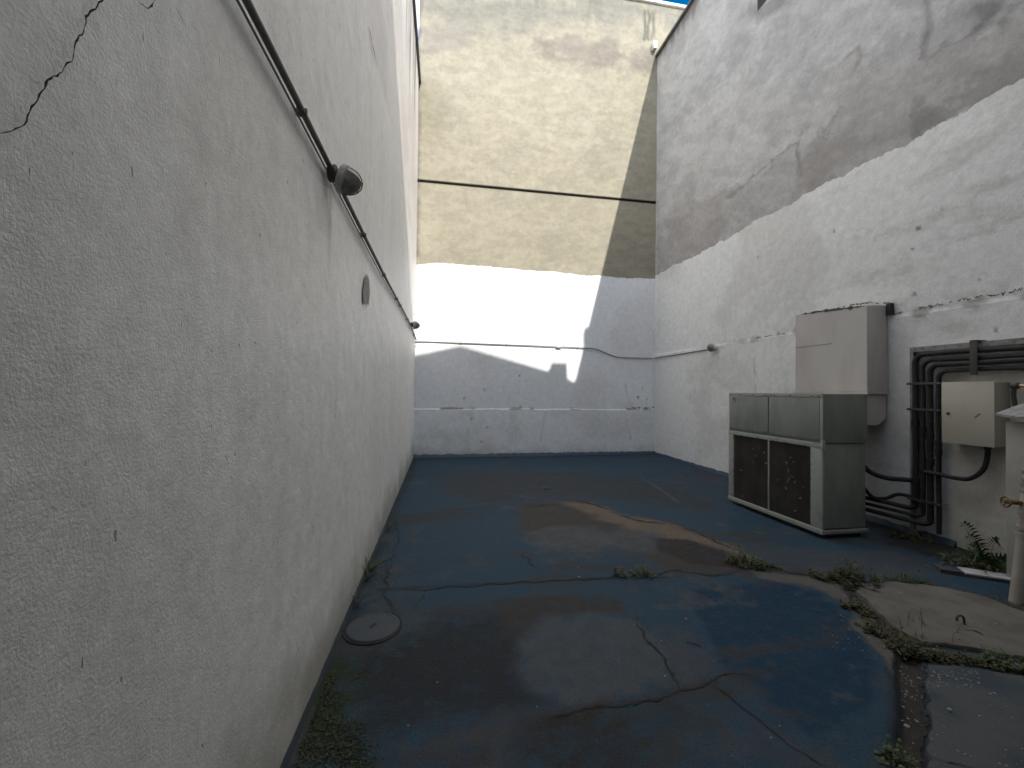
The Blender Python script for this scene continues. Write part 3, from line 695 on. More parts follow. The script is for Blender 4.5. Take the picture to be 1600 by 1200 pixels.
mb.add([(xa, y0, z0), (xa, y1, z0), (xa, y1, z1), (xa, y0, z1), (xb, y0, z0), (xb, y1, z0), (xb, y1, z1), (xb, y0, z1)],
       [(0, 1, 5, 4), (1, 2, 6, 5), (2, 3, 7, 6), (3, 0, 4, 7), (4, 5, 6, 7)])
mb.build('vent_recess', mat('recess_dark_grey', (0.12, 0.115, 0.11), 0.9, bump=0.3), rw, smooth=0)  # recess faces darker than the render around them
MB().box(XR + 0.32, XR + 3.6, -1.2, YD - 0.03, -0.3, RTOP - 0.01).build('wall_core', M_PLAIN, rw, smooth=0)
MB().box(XR - 0.045, XR + 0.33, -1.2, YD - 0.03, RTOP - 0.012, RTOP + 0.05, 0.01).build('coping', M_COPING, rw)
cove(lambda t, a, b: (XR - 0.004 - a, t, b - .004), 3.5, YD - 0.04, 90, 'skirting', rw, 3)
# flaked joint along the old roof line
jr = random.Random(9); mb = MB()
for q, w, den in ((((1600, 452), (1560, 461), (1530, 464)), .016, .8), (((1525, 466), (1490, 471), (1472, 476)), .013, .7), (((1470, 476), (1450, 480), (1420, 485)), .009, .5), (((1412, 489), (1398, 492)), .014, .8), (((1243, 519), (1215, 523), (1180, 529)), .010, .6), (((1170, 531), (1120, 538), (1050, 553)), .006, .45), (((1300, 484), (1330, 477), (1360, 473), (1392, 474)), .014, .8)):
    P = [right_pt(*p) for p in q]
    for (ay, az), (by, bz) in zip(P[:-1], P[1:]):
        L = math.hypot(by - ay, bz - az); t = 0
        while t < L:
            l = jr.uniform(.015, .075)
            if jr.random() < den:
                k = 5; up, lo_ = [], []
                for i in range(k + 1):
                    f = (t + l * i / k) / L; e = math.sin(math.pi * i / k) ** .6
                    y = ay + (by - ay) * f; z = az + (bz - az) * f + jr.uniform(-.008, .008) + (0.012 if jr.random() < .2 else 0)
                    h_ = w * jr.uniform(.15, .8) * e + .001
                    up.append((XR - .010 - jr.uniform(0, .003), y, z + h_)); lo_.append((XR - .012, y, z - h_))
                mb.add(up + lo_, [(i, i + 1, k + 2 + i, k + 1 + i) for i in range(k)])
            t += l * jr.uniform(.6, 1.2)
mb.build('flaked_joint', M_GRIME, rw, smooth=0, kind='stuff')

wb = MB().box(5.22, 5.32, YD - 0.15, YD - 0.03, 10.42, 10.62, 0.012)  # plain block for an unidentified white end at the wall top
tag(wb.build('white_block', M_COPW, loc=(5.27, YD - .03, 10.42)), 'small white box high on the end wall, at the top corner of the grey wall', 'box')

# ------------------------------------------------------------------ house behind the camera (casts the gable shadow)
hb = empty('rear_building', (2, -1.3, 0), 'plain house behind the photographer, its gable and chimney stack shade the yard', 'building')
YB = -1.25
lam = (YD - YB) / 1.2; sx, sz = 0.244 * lam, lam            # how far its outline is carried before it lands on the end wall
gp = lambda x, z: (x + sx, z + sz)
pk = gp(0.41, 2.64); lt = gp(-4.2, 1.55); rt = gp(2.55, 2.08)
out = [(lt[0], -0.3), (gp(6.2, 0)[0], -0.3), (gp(6.2, 0)[0], gp(0, 1.90)[1]), gp(3.44, 1.92), gp(3.34, 1.83), gp(3.15, 1.83), gp(3.07, 1.90), rt, pk, lt]
vs = [(x, YB, z) for x, z in out] + [(x, YB - 6, z) for x, z in out]; n = len(out)
MB().add(vs, [tuple(range(n)), tuple(range(2 * n - 1, n - 1, -1))] + [(i, (i + 1) % n, n + (i + 1) % n, n + i) for i in range(n)]).build('wall', M_PLAIN, hb, smooth=0)
bx = [gp(2.56, 1.9), gp(2.57, 2.14), gp(2.62, 2.22), gp(2.64, 2.33), gp(3.04, 2.33), gp(3.06, 1.9)]
MB().add([(x, YB - .05, z) for x, z in bx] + [(x, YB - 0.3, z) for x, z in bx], [tuple(range(6)), tuple(range(11, 5, -1))] + [(i, (i + 1) % 6, 6 + (i + 1) % 6, 6 + i) for i in range(6)]).build('chimney', M_PLAIN, hb, smooth=0)
bk = [gp(3.42, 1.88), gp(3.49, 2.40), gp(3.52, 2.50), gp(3.50, 3.24), gp(6.2, 3.24), gp(6.2, 1.88)]
MB().add([(x, YB - .05, z) for x, z in bk] + [(x, YB - .28, z) for x, z in bk], [tuple(range(6)), tuple(range(11, 5, -1))] + [(i, (i + 1) % 6, 6 + (i + 1) % 6, 6 + i) for i in range(6)]).build('stair_tower', M_PLAIN, hb, smooth=0)
for x0, z0 in ((0.2, 3.4), (2.6, 3.4), (0.2, 6.6), (2.6, 6.6)):
    w = MB().box(x0, x0 + 1.3, YB - 0.02, YB + 0.03, z0, z0 + 1.2).build('window', M_LAMPR, hb, smooth=0)
    MB().box(x0 + .06, x0 + 1.24, YB + 0.032, YB + 0.04, z0 + .06, z0 + 1.14).build('pane', M_WDARK, w, smooth=0)
cp = MB().box(XL + .06, XR - .06, YB + 0.002, 0.65, 3.28, 3.42, .01).build('added_shade_canopy', M_DARKMET, hb, label='unseen flat overhang added to darken the near part of the yard')  # overhang added out of view to dim the near floor and walls
for x in (0.0, 1.7, 3.4, 5.0): MB().box(x - .04, x + .04, YB + .004, 0.45, 3.14, 3.278).build('shade_canopy_beam', M_DARKMET, cp, smooth=0)
d = MB().box(0.1, 1.1, YB - 0.02, YB + 0.04, 0.02, 2.15).build('door', M_DARKMET, hb, smooth=0)
MB().tube([(1.0, YB + .05, 1.0), (1.0, YB + .10, 1.0), (0.9, YB + .10, 1.0)], 0.01).build('handle', M_STEEL, d)

# ------------------------------------------------------------------ conduits and lamps
c = empty('conduit', (XL, 4, 2.75), 'thick dark grey conduit running along the rough white wall', 'conduit')
zc = lambda y: 2.79 + 0.012 * math.sin(y * 1.1) - (0.06 * max(0, (y - 7.9) / 1.9) ** 1.3)
pth = [(XL + 0.032, y, zc(y)) for y in np.linspace(-1.1, 9.66, 60)]
MB().tube(pth, 0.0135, 12).build('pipe', M_CONDUIT, c)
MB().tube([(XL + 0.014, y, z - 0.019) for x, y, z in pth], 0.0045, 6).build('cable', M_CONDUIT2, c, label='thin pale strand standing for bounce light along the underside of the pipe')  # added strand; its pale tone stands for light on the pipe's underside
for px, py in ((595, 428), (622, 471)):
    y = left_pt(px, py)[0]
    MB().tube([(XL + 0.032, y - .03, zc(y)), (XL + 0.032, y + .03, zc(y))], 0.019, 12).build('coupling', M_CONDUIT, c)
for y in (1.9, 3.3, 5.6, 7.3, 9.0):
    MB().box(XL + 0.004, XL + 0.05, y - .008, y + .008, zc(y) - .017, zc(y) + .017, .003).build('clamp', M_CONDUIT, c)
c2 = empty('conduit', (2.3, YD, 2.6), 'thin pale conduit crossing the white end wall and bending down near the corner', 'conduit')
yb = YD - 0.03
def curve(pts, n=8):
    P = [Vector(p) for p in pts]; out = []
    for i in range(len(P) - 1):
        p0, p1, p2, p3 = P[max(i - 1, 0)], P[i], P[i + 1], P[min(i + 2, len(P) - 1)]
        for k in range(n):
            t = k / n
            out.append(0.5 * ((2 * p1) + (p2 - p0) * t + (2 * p0 - 5 * p1 + 4 * p2 - p3) * t * t + (3 * p1 - p0 - 3 * p2 + p3) * t ** 3))
    return out + [P[-1]]
MB().tube(curve([(XL + .03, yb - .10, 2.66), (XL + .06, yb, 2.705), (0.5, yb, 2.70), (1.6, yb, 2.69), (2.72, yb, 2.68), (2.80, yb, 2.65), (2.90, yb, 2.68), (3.5, yb, 2.665), (3.78, yb, 2.645), (4.08, yb, 2.54), (4.32, yb, 2.465), (4.6, yb, 2.45), (5.30, yb, 2.45)]), 0.0125, 10).build('pipe', M_CONDUIT2, c2)
MB().tube([(2.74, yb, 2.665), (2.80, yb, 2.648), (2.87, yb, 2.665)], 0.021, 10).build('coupling', M_CONDUIT2, c2)
for x in (0.4, 1.5, 3.3, 4.9):
    z = 2.70 if x < 2.9 else (2.67 if x < 4 else 2.45)
    MB().box(x - .012, x + .012, yb - .016, yb + .03, z - .018, z + .016, .003).build('clamp', M_CONDUIT2, c2)
c3 = empty('conduit', (XR, 8.5, 2.45), 'short thin conduit along the white wall ending at a bulkhead lamp', 'conduit')
MB().tube(curve([(XR - .03, YD - .05, 2.45), (XR - .025, 9.6, 2.452), (XR - .025, 8.6, 2.46), (XR - .025, 7.55, 2.47)]), 0.0125, 10).build('pipe', M_CONDUIT, c3)

def bulkhead(loc, axis, s, label, tilt=(0, 0, 0)):
    t = empty('bulkhead_lamp', loc, label, 'lamp', 'bulkhead lamps on the conduits')
    o = Vector(loc); a = (Vector(axis) + Vector(tilt)).normalized()
    MB().lathe([(0.035 * s, 0.002), (0.048 * s, 0.01), (0.048 * s, 0.05 * s), (0.036 * s, 0.056 * s)], 14, o, axis).build('base', M_DARKMET, t)
    MB().lathe([(0.030 * s, 0.05 * s), (0.070 * s, 0.062 * s), (0.084 * s, 0.075 * s), (0.086 * s, 0.098 * s), (0.074 * s, 0.104 * s)], 24, o, a).build('ring', M_LAMPR, t)
    gl = [(0.072 * s * math.cos(q), (0.103 + 0.085 * math.sin(q)) * s) for q in np.linspace(0, 1.52, 8)]
    MB().lathe(gl, 22, o, a).build('glass', M_GLASSD, t)
    q = Vector((0, 0, 1)).rotation_difference(a).to_matrix()
    for k in range(2):
        th = math.pi * k / 3 + 0.3
        pts = [q @ Vector((0.078 * s * math.cos(w) * math.cos(th), 0.078 * s * math.cos(w) * math.sin(th), (0.102 + 0.093 * math.sin(w)) * s)) + o for w in np.linspace(0, math.pi, 13)]
        MB().tube(pts, 0.0032 * s, 6).build('guard_wire', M_DARKMET, t)
    return t
y, z = left_pt(508, 270)
bulkhead((XL + 0.012, y, z), (1, 0, 0), 0.95, 'large nearby bulkhead lamp with cloudy glass on the rough white wall', (0, .15, -.28))
y, z = left_pt(640, 507)
bulkhead((XL + 0.012, y, z), (1, 0, 0), 0.95, 'small far bulkhead lamp near the far end of the dark conduit', (0, .1, -.1))
bulkhead((XR - 0.006, 7.42, 2.475), (-1, 0, 0), 0.95, 'bulkhead lamp on the white wall left of the air conditioner duct', (0, -.25, .1))

# ------------------------------------------------------------------ air conditioner
AX0, AX1, AY0, AY1, AZ0, AZS, AZ1 = 4.12, 4.72, 3.875, 5.37, 0.055, 1.045, 1.592
ac = empty('air_conditioner', (4.42, 4.62, 0), 'grey green air conditioning unit with two dark coil grilles standing on the blue floor', 'air conditioner')
MB().box(AX0 + .012, AX1, AY0 + .012, AY1 - .008, AZS + .004, AZ1, .004).build('upper_cabinet', M_ACP, ac)
MB().box(AX0 + .022, AX1 - .015, AY0 + .022, AY1 - .02, AZ0 + .05, AZS - .004, .004).build('lower_cabinet', M_ACP, ac)
MB().box(AX0 + .06, AX1 - .05, AY0 + .05, AY1 - .05, -0.01, AZ0 + .01).build('plinth', M_DARKMET, ac, smooth=0)
ym = 4.63
for y0, y1 in ((ym + .012, AY1 - .035), (AY0 + .035, ym - .004)):
    MB().box(AX0 - .004, AX0 + .016, y0, y1, AZS + .035, AZ1 - .045, .003).build('access_panel', M_ACP, ac)
MB().box(AX0 - .002, AX0 + .014, AY0 + .004, AY1, AZ1 - .042, AZ1 + .004, .003).build('top_rail', M_ACF, ac)
for y0, y1 in ((AY0, AY0 + .032), (AY1 - .032, AY1 - .002)):
    MB().box(AX0 - .0015, AX0 + .0135, y0, y1, AZS + .004, AZ1 - .045, .003).build('corner_post', M_ACF, ac)
MB().box(AX0 - .006, AX0 + .02, AY0 - .002, AY1 + .004, AZS - .052, AZS + .002, .004).build('middle_rail', M_ACF, ac)
MB().box(AX0 - .012, AX0 + .03, AY0 - .004, AY1 + .006, AZ0 - .005, AZ0 + .045, .004).build('base_rail', M_ACF, ac)
MB().box(AX0 + .03, AX1, AY0 - .004, AY0 + .03, AZ0 - .005, AZ0 + .035, .004).build('base_rail', M_ACP, ac)
MB().box(AX0 - .003, AX0 + .025, AY0, AY0 + .15, AZ0 + .046, AZS - .053, .004).build('corner_post', M_ACF, ac)
MB().box(AX0 - .003, AX0 + .025, AY1 - .10, AY1, AZ0 + .046, AZS - .053, .004).build('corner_post', M_ACF, ac)
MB().box(AX0 - .005, AX0 + .025, ym - .008, ym + .010, AZ0 + .046, AZS - .053, .003).build('centre_bar', M_ACF, ac)
for y0, y1 in ((AY0 + .152, ym - .010), (ym + .012, AY1 - .102)):
    mb = MB().box(AX0 + .014, AX0 + .021, y0, y1, AZ0 + .047, AZS - .054)
    k = int((y1 - y0) / 0.011)
    for i in range(k):
        yy = y0 + (i + .5) * (y1 - y0) / k
        mb.add([(AX0 + .014, yy - .004, AZ0 + .047), (AX0 + .0075, yy, AZ0 + .047), (AX0 + .014, yy + .004, AZ0 + .047),
                (AX0 + .014, yy - .004, AZS - .054), (AX0 + .0075, yy, AZS - .054), (AX0 + .014, yy + .004, AZS - .054)], [(0, 1, 4, 3), (1, 2, 5, 4)])
    mb.build('coil_grille', M_COIL, ac, smooth=0)
# lint caught on the fins
mb = MB(); r = random.Random(4)
spots = [(1187, 700), (1181, 712), (1176, 722), (1197, 724), (1160, 735), (1235, 715), (1240, 722), (1229, 723), (1216, 750), (1233, 748), (1231, 752), (1242, 753), (1255, 761), (1228, 763), (1243, 798), (1160, 775), (1232, 735), (1238, 745)]
spots += [(r.uniform(1150, 1260), r.uniform(690, 800)) for _ in range(4)]
for px, py in spots:
    p = survey(0, AX0 + .004, px, py); w = r.uniform(.006, .02); h = r.uniform(.004, .008); a = r.uniform(-1.4, .5)
    ca, sa = math.cos(a), math.sin(a)
    q = [(-w, -h), (-w * .2, -h * r.uniform(.4, 1.6)), (w, -h * .5), (w * .8, h * .7), (0, h), (-w * .9, h * .5)]
    mb.add([(AX0 + .0045 - r.uniform(0, .004), p[1] + x * ca - yq * sa, p[2] + x * sa + yq * ca) for x, yq in q], [tuple(range(6))])
mb.build('lint', M_LINT, ac, smooth=0, kind='stuff')
mb = MB()
def screw(x, y, z, ax=(-1, 0, 0), r=.008): mb.lathe([(r, 0), (r, .003), (r * .6, .005)], 8, (x, y, z), ax)
for y in (AY1 - .05, AY1 - .24, AY1 - .47, ym + .07, ym + .03, ym - .03, ym - .09, 4.30, 4.00, AY0 + .05):
    screw(AX0 - .0025, y, AZ1 - .022)
    screw(AX0 - .0045, y, AZS + .048, r=.006)
for z in (1.15, 1.32, 1.48): screw(AX0 - .004, ym + .004, z, r=.007)
for i in range(6):
    for y in (AY0 + .145, AY1 - .097): screw(AX0 - .0035, y, AZ0 + .08 + i * .165)
for y in (4.1, 4.35, 4.55, 4.8, 5.1, 5.25): screw(AX0 - .0065, y, AZS - .046)
for x, z in ((AX0 + .06, AZ1 - .03), (AX1 - .03, AZ1 - .03), (AX0 + .06, AZS + .03), (AX1 - .03, AZS + .03)): screw(x, AY0 + .0115, z, (0, -1, 0))
mb.build('screws', M_DARKMET, ac, kind='stuff')
MB().box(AX0 - .010, AX0 + .028, AY0 - .012, AY0 + .015, AZS - .075, AZS + .035, .004).build('latch', M_ACF, ac)
# round badge with a ring and a bar, and a faint line of raised strokes beside it
em = MB(); cy, cz = AY1 - .115, AZ1 - .095
ring = [(AX0 - .0055, cy + .030 * math.cos(t), cz + .034 * math.sin(t)) for t in np.linspace(0, 2 * math.pi, 25)]
em.tube(ring, .0035, 6, False)
em.tube([(AX0 - .0055, cy - .018, cz - .016), (AX0 - .0055, cy, cz + .022), (AX0 - .0055, cy + .018, cz - .016), (AX0 - .0055, cy - .018, cz - .016)], .0028, 6)
em.build('emblem', M_STEEL, ac)
em = MB()
for k in range(9):
    y = cy - .055 - k * .014; em.box(AX0 - .0058, AX0 - .003, y - .004, y + .004, cz + .006, cz + .016)
em.build('nameplate', M_STEEL, ac, smooth=0)

# duct above it
D0 = 5.055
du = empty('air_duct', (5.2, 4.65, 1.6), 'pale grey sheet metal duct box on the white wall above the air conditioner', 'duct')
v8 = [(D0, 4.165, 1.625), (D0, 5.19, 1.625), (XR - .018, 5.19, 1.625), (XR - .018, 4.165, 1.625), (D0, 4.165, 2.672), (D0, 5.19, 2.735), (XR - .02, 5.19, 2.74), (XR - .02, 4.165, 2.685)]
db = MB().add(v8, [(0, 1, 5, 4), (1, 2, 6, 5), (3, 0, 4, 7), (4, 5, 6, 7), (0, 3, 2, 1)]).build('duct_box', M_DUCT, du, smooth=0)
bm = bmesh.new(); bm.from_mesh(db.data); bmesh.ops.bevel(bm, geom=[e for e in bm.edges if not e.is_boundary], offset=.005, segments=2, affect='EDGES'); bm.to_mesh(db.data); bm.free()
MB().box(D0 - .014, XR - .03, 4.15, 5.205, 1.596, 1.624, .003).build('flange', M_DUCT, du)
MB().box(D0 - .0035, D0 + .004, 4.62, 5.188, 2.255, 2.262).build('seam', M_STEEL, du, smooth=0)
MB().box(XR - .05, XR - .004, 4.10, 4.16, 2.56, 2.70, .004).build('sealant', M_BLACK, du, label='black sealant at the top wall edge')
ribbon(jag([(5.1, 2.741), (4.7, 2.722), (4.45, 2.70), (4.2, 2.684)], .04, .004, 3), .022, lambda y, z: (D0 - .003, y, z - .012), 3).build('seam', M_DARKMET, du, smooth=0)
lo = [(4.8, 1.594), (5.33, 1.594), (5.33, 1.30), (5.20, 1.22), (4.8, 1.22)]
MB().add([(x, 4.17, z) for x, z in lo] + [(x, 4.75, z) for x, z in lo], [tuple(range(5)), tuple(range(9, 4, -1))] + [(i, (i + 1) % 5, 5 + (i + 1) % 5, 5 + i) for i in range(5)]).build('return_duct', M_DUCT, du, smooth=0)

# ------------------------------------------------------------------ pipe rack and insulated pipes
rk = empty('pipe_rack', (XR, 3.5, 0), 'weathered steel angle frame on the wall holding the black insulated pipes', 'rack')
RY, RZ = 3.875, 2.135
MB().box(XR - .085, XR - .078, 1.2, RY, RZ - .055, RZ).build('rail', M_STEEL, rk, smooth=0)
MB().box(XR - .078, XR - .005, 1.2, RY, RZ - .005, RZ + .001).build('rail', M_STEEL, rk, smooth=0)
MB().box(XR - .085, XR - .078, RY - .035, RY + .002, 0.05, RZ - .057).build('rail', M_STEEL, rk, smooth=0)
MB().box(XR - .078, XR - .005, RY - .003, RY + .003, 0.05, RZ - .007).build('rail', M_STEEL, rk, smooth=0)
for z in (1.72, 1.43, 0.42):
    MB().box(XR - .135, XR - .128, 3.56, 3.875, z - .014, z + .014, .002).build('clamp', M_DARKMET, rk)
    for y in (3.57, 3.865): MB().tube([(XR - .142, y, z), (XR - .01, y, z)], .006, 8).build('bolt', M_STEEL, rk)
for y in (3.27, 2.55):
    MB().box(XR - .140, XR - .132, y - .03, y + .03, 1.80, 2.15, .002).build('clamp', M_DARKMET, rk)
    MB().box(XR - .140, XR - .01, y - .032, y + .032, 2.137, 2.148, .002).build('bracket', M_DARKMET, rk)
vy = [3.812, 3.742, 3.670, 3.596]; hz = [2.045, 1.975, 1.925, 1.855]; pr_ = [.027, .022, .028, .022]; bot = [0.34, 0.27, 0.20, 0.10]
names = ['outermost black insulated pipe, along the edge of the steel frame', 'second black insulated pipe from the frame edge', 'third, thickest black pipe counted from the frame edge', 'innermost black pipe, beside the cream electrical box']
for i in range(4):
    t = empty('insulated_pipe', (XR - .06, vy[i], 0), names[i], 'pipe', 'black insulated pipes in the steel frame')
    x = XR - .088 - pr_[i] * .2 + (.0 if i % 2 else -.005)
    path = [(x, vy[i], bot[i])] + [(x, vy[i] + .003 * math.sin(k * 1.7 + i), bot[i] + (hz[i] - .09 - bot[i]) * k / 8) for k in range(1, 9)]
    for k in range(1, 6):
        a = math.pi / 2 * k / 6; path.append((x, vy[i] - .09 * (1 - math.cos(a)), hz[i] - .09 + .09 * math.sin(a)))
    path += [(x, vy[i] - .09 - (vy[i] - 1.3) * k / 10, hz[i] + .004 * math.sin(k * 1.3 + i * 2)) for k in range(0, 10)]
    MB().tube(path, pr_[i], 12).build('insulation', M_BLACK, t)
    for z in (0.62 + .12 * i, 1.28 - .07 * i):
        MB().tube([(x, vy[i], z - .035), (x, vy[i], z + .035)], pr_[i] + .006, 12).build('joint_tape', M_BLACK, t)
    if i < 3:      # foot of the pipe turns towards the air conditioner
        z = bot[i]
        fp = [(x, vy[i], z + .005)] + [(x - .02 * k / 5, vy[i] + .06 * k / 5 + .0, z - .03 * math.sin(math.pi / 2 * k / 5)) for k in range(1, 6)]
        fp += [(x - .02 - .25 * k / 6, vy[i] + .06 + (4.55 - vy[i]) * k / 6, z - .03 + .035 * k / 6) for k in range(1, 7)]
        MB().tube(fp, pr_[i] * .92, 12).build('elbow_run', M_BLACK, t)
h = empty('hose', (5.0, 4.2, .9), 'thick black hose curving from the air conditioner to the pipe frame', 'hose', 'hoses of the air conditioner')
MB().tube(curve([(4.70, 4.33, 1.00), (4.86, 4.30, .97), (5.02, 4.27, .82), (5.12, 4.2, .66), (5.2, 4.07, .605), (5.25, 3.93, .615), (5.28, 3.80, .63)]), .027, 12).build('tube', M_BLACK, h)
MB().tube([(4.69, 4.33, 1.0), (4.76, 4.325, 0.995)], .034, 12).build('collar', M_STEEL, h)
h = empty('hose', (5.0, 4.2, .7), 'thinner black hose hanging lower beside the air conditioner', 'hose', 'hoses of the air conditioner')
MB().tube(curve([(4.70, 4.22, .98), (4.80, 4.22, .93), (4.92, 4.22, .72), (5.02, 4.2, .50), (5.12, 4.16, .36), (5.2, 4.08, .36), (5.25, 3.98, .43), (5.27, 3.84, .44)]), .020, 12).build('tube', M_BLACK, h)
MB().tube([(4.69, 4.22, .983), (4.75, 4.22, .975)], .027, 12).build('collar', M_STEEL, h)

# ------------------------------------------------------------------ electrical box with its cable
eb = empty('electrical_box', (5.25, 3.29, 1.1), 'cream metal electrical box on the wall right of the black pipes', 'electrical box')
E0 = 5.17
MB().box(E0 + .012, XR - .004, 3.082, 3.492, 1.105, 1.726, .006).build('case', M_EBOX, eb)
MB().box(E0, E0 + .011, 3.078, 3.496, 1.100, 1.730, .004).build('door', M_EBOX, eb)
MB().lathe([(.016, 0), (.016, .006), (.009, .010)], 14, (E0 + .001, 3.44, 1.405), (-1, 0, 0)).build('lock', M_DARKMET, eb)
MB().box(E0 + .02, E0 + .07, 3.494, 3.525, 1.30, 1.37, .004).build('hinge', M_BLACK, eb)
P = [(3.235, 1.372), (3.215, 1.378), (3.185, 1.41), (3.175, 1.422), (3.19, 1.418), (3.215, 1.392)]
MB().add([(E0 - .0015, y, z) for y, z in P] + [(E0 + .0005, y, z) for y, z in P], [tuple(range(6))] + [(i, (i + 1) % 6, 6 + (i + 1) % 6, 6 + i) for i in range(6)]).build('scratch', M_DARKMET, eb, smooth=0, label='short dark diagonal scratch')
cb = empty('cable', (5.25, 3.3, .8), 'black cable looping from under the cream box to the pipes', 'cable')
MB().tube(curve([(5.26, 3.185, 1.11), (5.26, 3.185, 1.0), (5.26, 3.22, .86), (5.26, 3.32, .755), (5.26, 3.44, .735), (5.25, 3.56, .745), (5.24, 3.70, .75)]), .021, 12).build('sheath', M_BLACK, cb)
MB().tube([(5.26, 3.185, 1.106), (5.26, 3.185, 1.07)], .028, 12).build('gland', M_BLACK, cb)

# ------------------------------------------------------------------ low shelter at the right edge, pipe stub, water pipe
sh = empty('meter_shelter', (5.1, 2.0, 0), 'low white rendered shelter with a sloping grey sheet roof at the right edge', 'shelter')
MB().box(4.82, XR - .03, 0.4, 2.80, -0.02, 1.37, .01).build('wall', M_WHITEW, sh)
rv = []
k = 16
for i in range(k + 1):
    y = 0.3 + (2.83 - .3) * i / k
    for x, z in ((4.755, 1.432), (5.34, 1.60)):
        rv.append((x + (.012 * math.sin(i * 2.4) if x < 5 else 0), y, z + .010 * math.cos(i * math.pi)))
n = len(rv)
rv += [(x, y, z - .022) for x, y, z in rv]
fs = [(2 * i, 2 * i + 1, 2 * i + 3, 2 * i + 2) for i in range(k)] + [(n + 2 * i, n + 2 * i + 2, n + 2 * i + 3, n + 2 * i + 1) for i in range(k)]
fs += [(2 * i, 2 * i + 2, n + 2 * i + 2, n + 2 * i) for i in range(k)] + [(2 * i + 1, n + 2 * i + 1, n + 2 * i + 3, 2 * i + 3) for i in range(k)]
fs += [(0, n, n + 1, 1), (2 * k, 2 * k + 1, n + 2 * k + 1, n + 2 * k)]
MB().add(rv, fs).build('roof', M_SHEET, sh, smooth=20)
stb = empty('pipe_stub', (5.3, 2.9, 1.65), 'copper coloured pipe stub with a dark fitting above the shelter roof', 'pipe')
MB().tube([(5.24, 2.5, 1.685), (5.25, 2.96, 1.690)], .012, 10).build('pipe', M_COPPER, stb)
MB().lathe([(.02, 0), (.03, .01), (.03, .05), (.02, .06)], 12, (5.25, 2.95, 1.69), (0, 1, 0)).build('fitting', M_DARKMET, stb)
MB().tube([(5.25, 2.985, 1.69), (5.25, 2.99, 1.60), (5.26, 2.985, 1.50)], .017, 10).build('elbow', M_DARKMET, stb)

wp = empty('water_pipe', (4.38, 2.47, 0), 'dirty white plastic pipe leaning up at the right edge, with a brass valve', 'pipe')
A, B = Vector((4.385, 2.49, -0.02)), Vector((4.468, 2.42, 1.36))
at = lambda t: A + (B - A) * t
MB().tube([at(0), at(.35), at(.42)], .041, 18).build('lower_pipe', M_PVC, wp)
MB().tube([at(.42), at(.7), at(1)], .040, 18).build('upper_pipe', mat('pinkish_pvc', (0.40, 0.35, 0.31), 0.5, scale=8, col2=(0.27, 0.20, 0.165), bump=0.1), wp)
for t, dt, rr in ((.40, .008, .047), (.435, .010, .049), (.505, .02, .046), (.64, .006, .046), (.675, .012, .049), (.70, .012, .046), (.745, .010, .048), (.86, .008, .046)):
    MB().tube([at(t - dt), at(t + dt)], rr, 18).build('coupling', M_PVC if t < .6 else M_STEEL, wp)
vc = at(.575)
vl = MB().tube([vc, vc + Vector((-.10, .055, 0))], .018, 12).build('valve', M_BRASS, wp)
vd = Vector((-.10, .055, 0)).normalized(); hc = vc + vd * .125
q = Vector((0, 0, 1)).rotation_difference((vd + Vector((-.1, -.15, .12))).normalized()).to_matrix()
hw = MB().tube([q @ Vector((.038 * math.cos(t), .038 * math.sin(t), 0)) + hc for t in np.linspace(0, 2 * math.pi, 25)], .007, 8, False)
for t in (0.4, 2.5, 4.6): hw.tube([hc, q @ Vector((.038 * math.cos(t), .038 * math.sin(t), 0)) + hc], .005, 6)
hw.tube([vc + vd * .09, hc + vd * .01], .010, 8)
hw.build('handwheel', M_BRASS, vl)

# ------------------------------------------------------------------ manhole, hook, tiles, scrap
mx_, my_ = floor_pt(583, 981)
mh = empty('manhole_cover', (mx_, my_, 0), 'small round manhole cover painted over, in the floor by the rough white wall', 'manhole cover')
MB().lathe([(.172, -.02), (.172, .008), (.166, .014), (.150, .0155), (.148, .0135), (.05, .014), (0.0005, .0145)], 48, (mx_, my_, 0), (0, 0, 1)).build('lid', M_IRON, mh)
MB().lathe([(.175, -.03), (.188, -.03), (.190, .004), (.187, .006), (.175, .0045)], 48, (mx_, my_, 0), (0, 0, 1)).build('joint', M_CRACK, mh)
for dx, dy in ((.008, .014), (-.008, -.012)):
    MB().lathe([(.014, .0138), (.014, .0162), (.006, .0163)], 10, (mx_ + dx, my_ + dy, 0), (0, 0, 1)).build('keyhole', M_CRACK, mh)
hx, hy = floor_pt(1505, 976, 0.03)
hk = MB().tube(curve([(hx + .01, hy, .02), (hx + .008, hy, .06), (hx - .005, hy, .085), (hx - .028, hy + .004, .092), (hx - .045, hy + .006, .075), (hx - .043, hy + .006, .058)]), .007, 8)
tag(hk.build('steel_hook', M_DARKMET, loc=(hx, hy, .03)), 'bent dark steel rod hook sticking out of the bare concrete slab', 'hook')
tk = empty('tile_edging', (4.68, 2.93, 0), 'short row of white tiles on the floor in front of the fern', 'tiles')
ta, tb = Vector((4.46, 3.065, .03)), Vector((4.86, 2.78, .03)); td = (tb - ta) / 3
tn = Vector((td.y, -td.x, 0)).normalized()
ang = math.atan2(td.y, td.x)
for k in range(3):
    c_ = ta + td * (k + .5)
    MB().box(c_.x - td.length / 2 + .003, c_.x + td.length / 2 - .003, c_.y - .075, c_.y + .075, .022, .036, .002, Matrix.Rotation(ang, 3, 'Z')).build('tile', M_IRON if k == 0 else M_TILE, tk)
MB().box((ta.x + tb.x) / 2 - .24, (ta.x + tb.x) / 2 + .24, (ta.y + tb.y) / 2 - .07, (ta.y + tb.y) / 2 + .07, -.01, .021, .003, Matrix.Rotation(ang, 3, 'Z')).build('mortar_bed', M_SLAB, tk)
sx_, sy_ = floor_pt(853, 764)
s_ = MB(); r = random.Random(2)
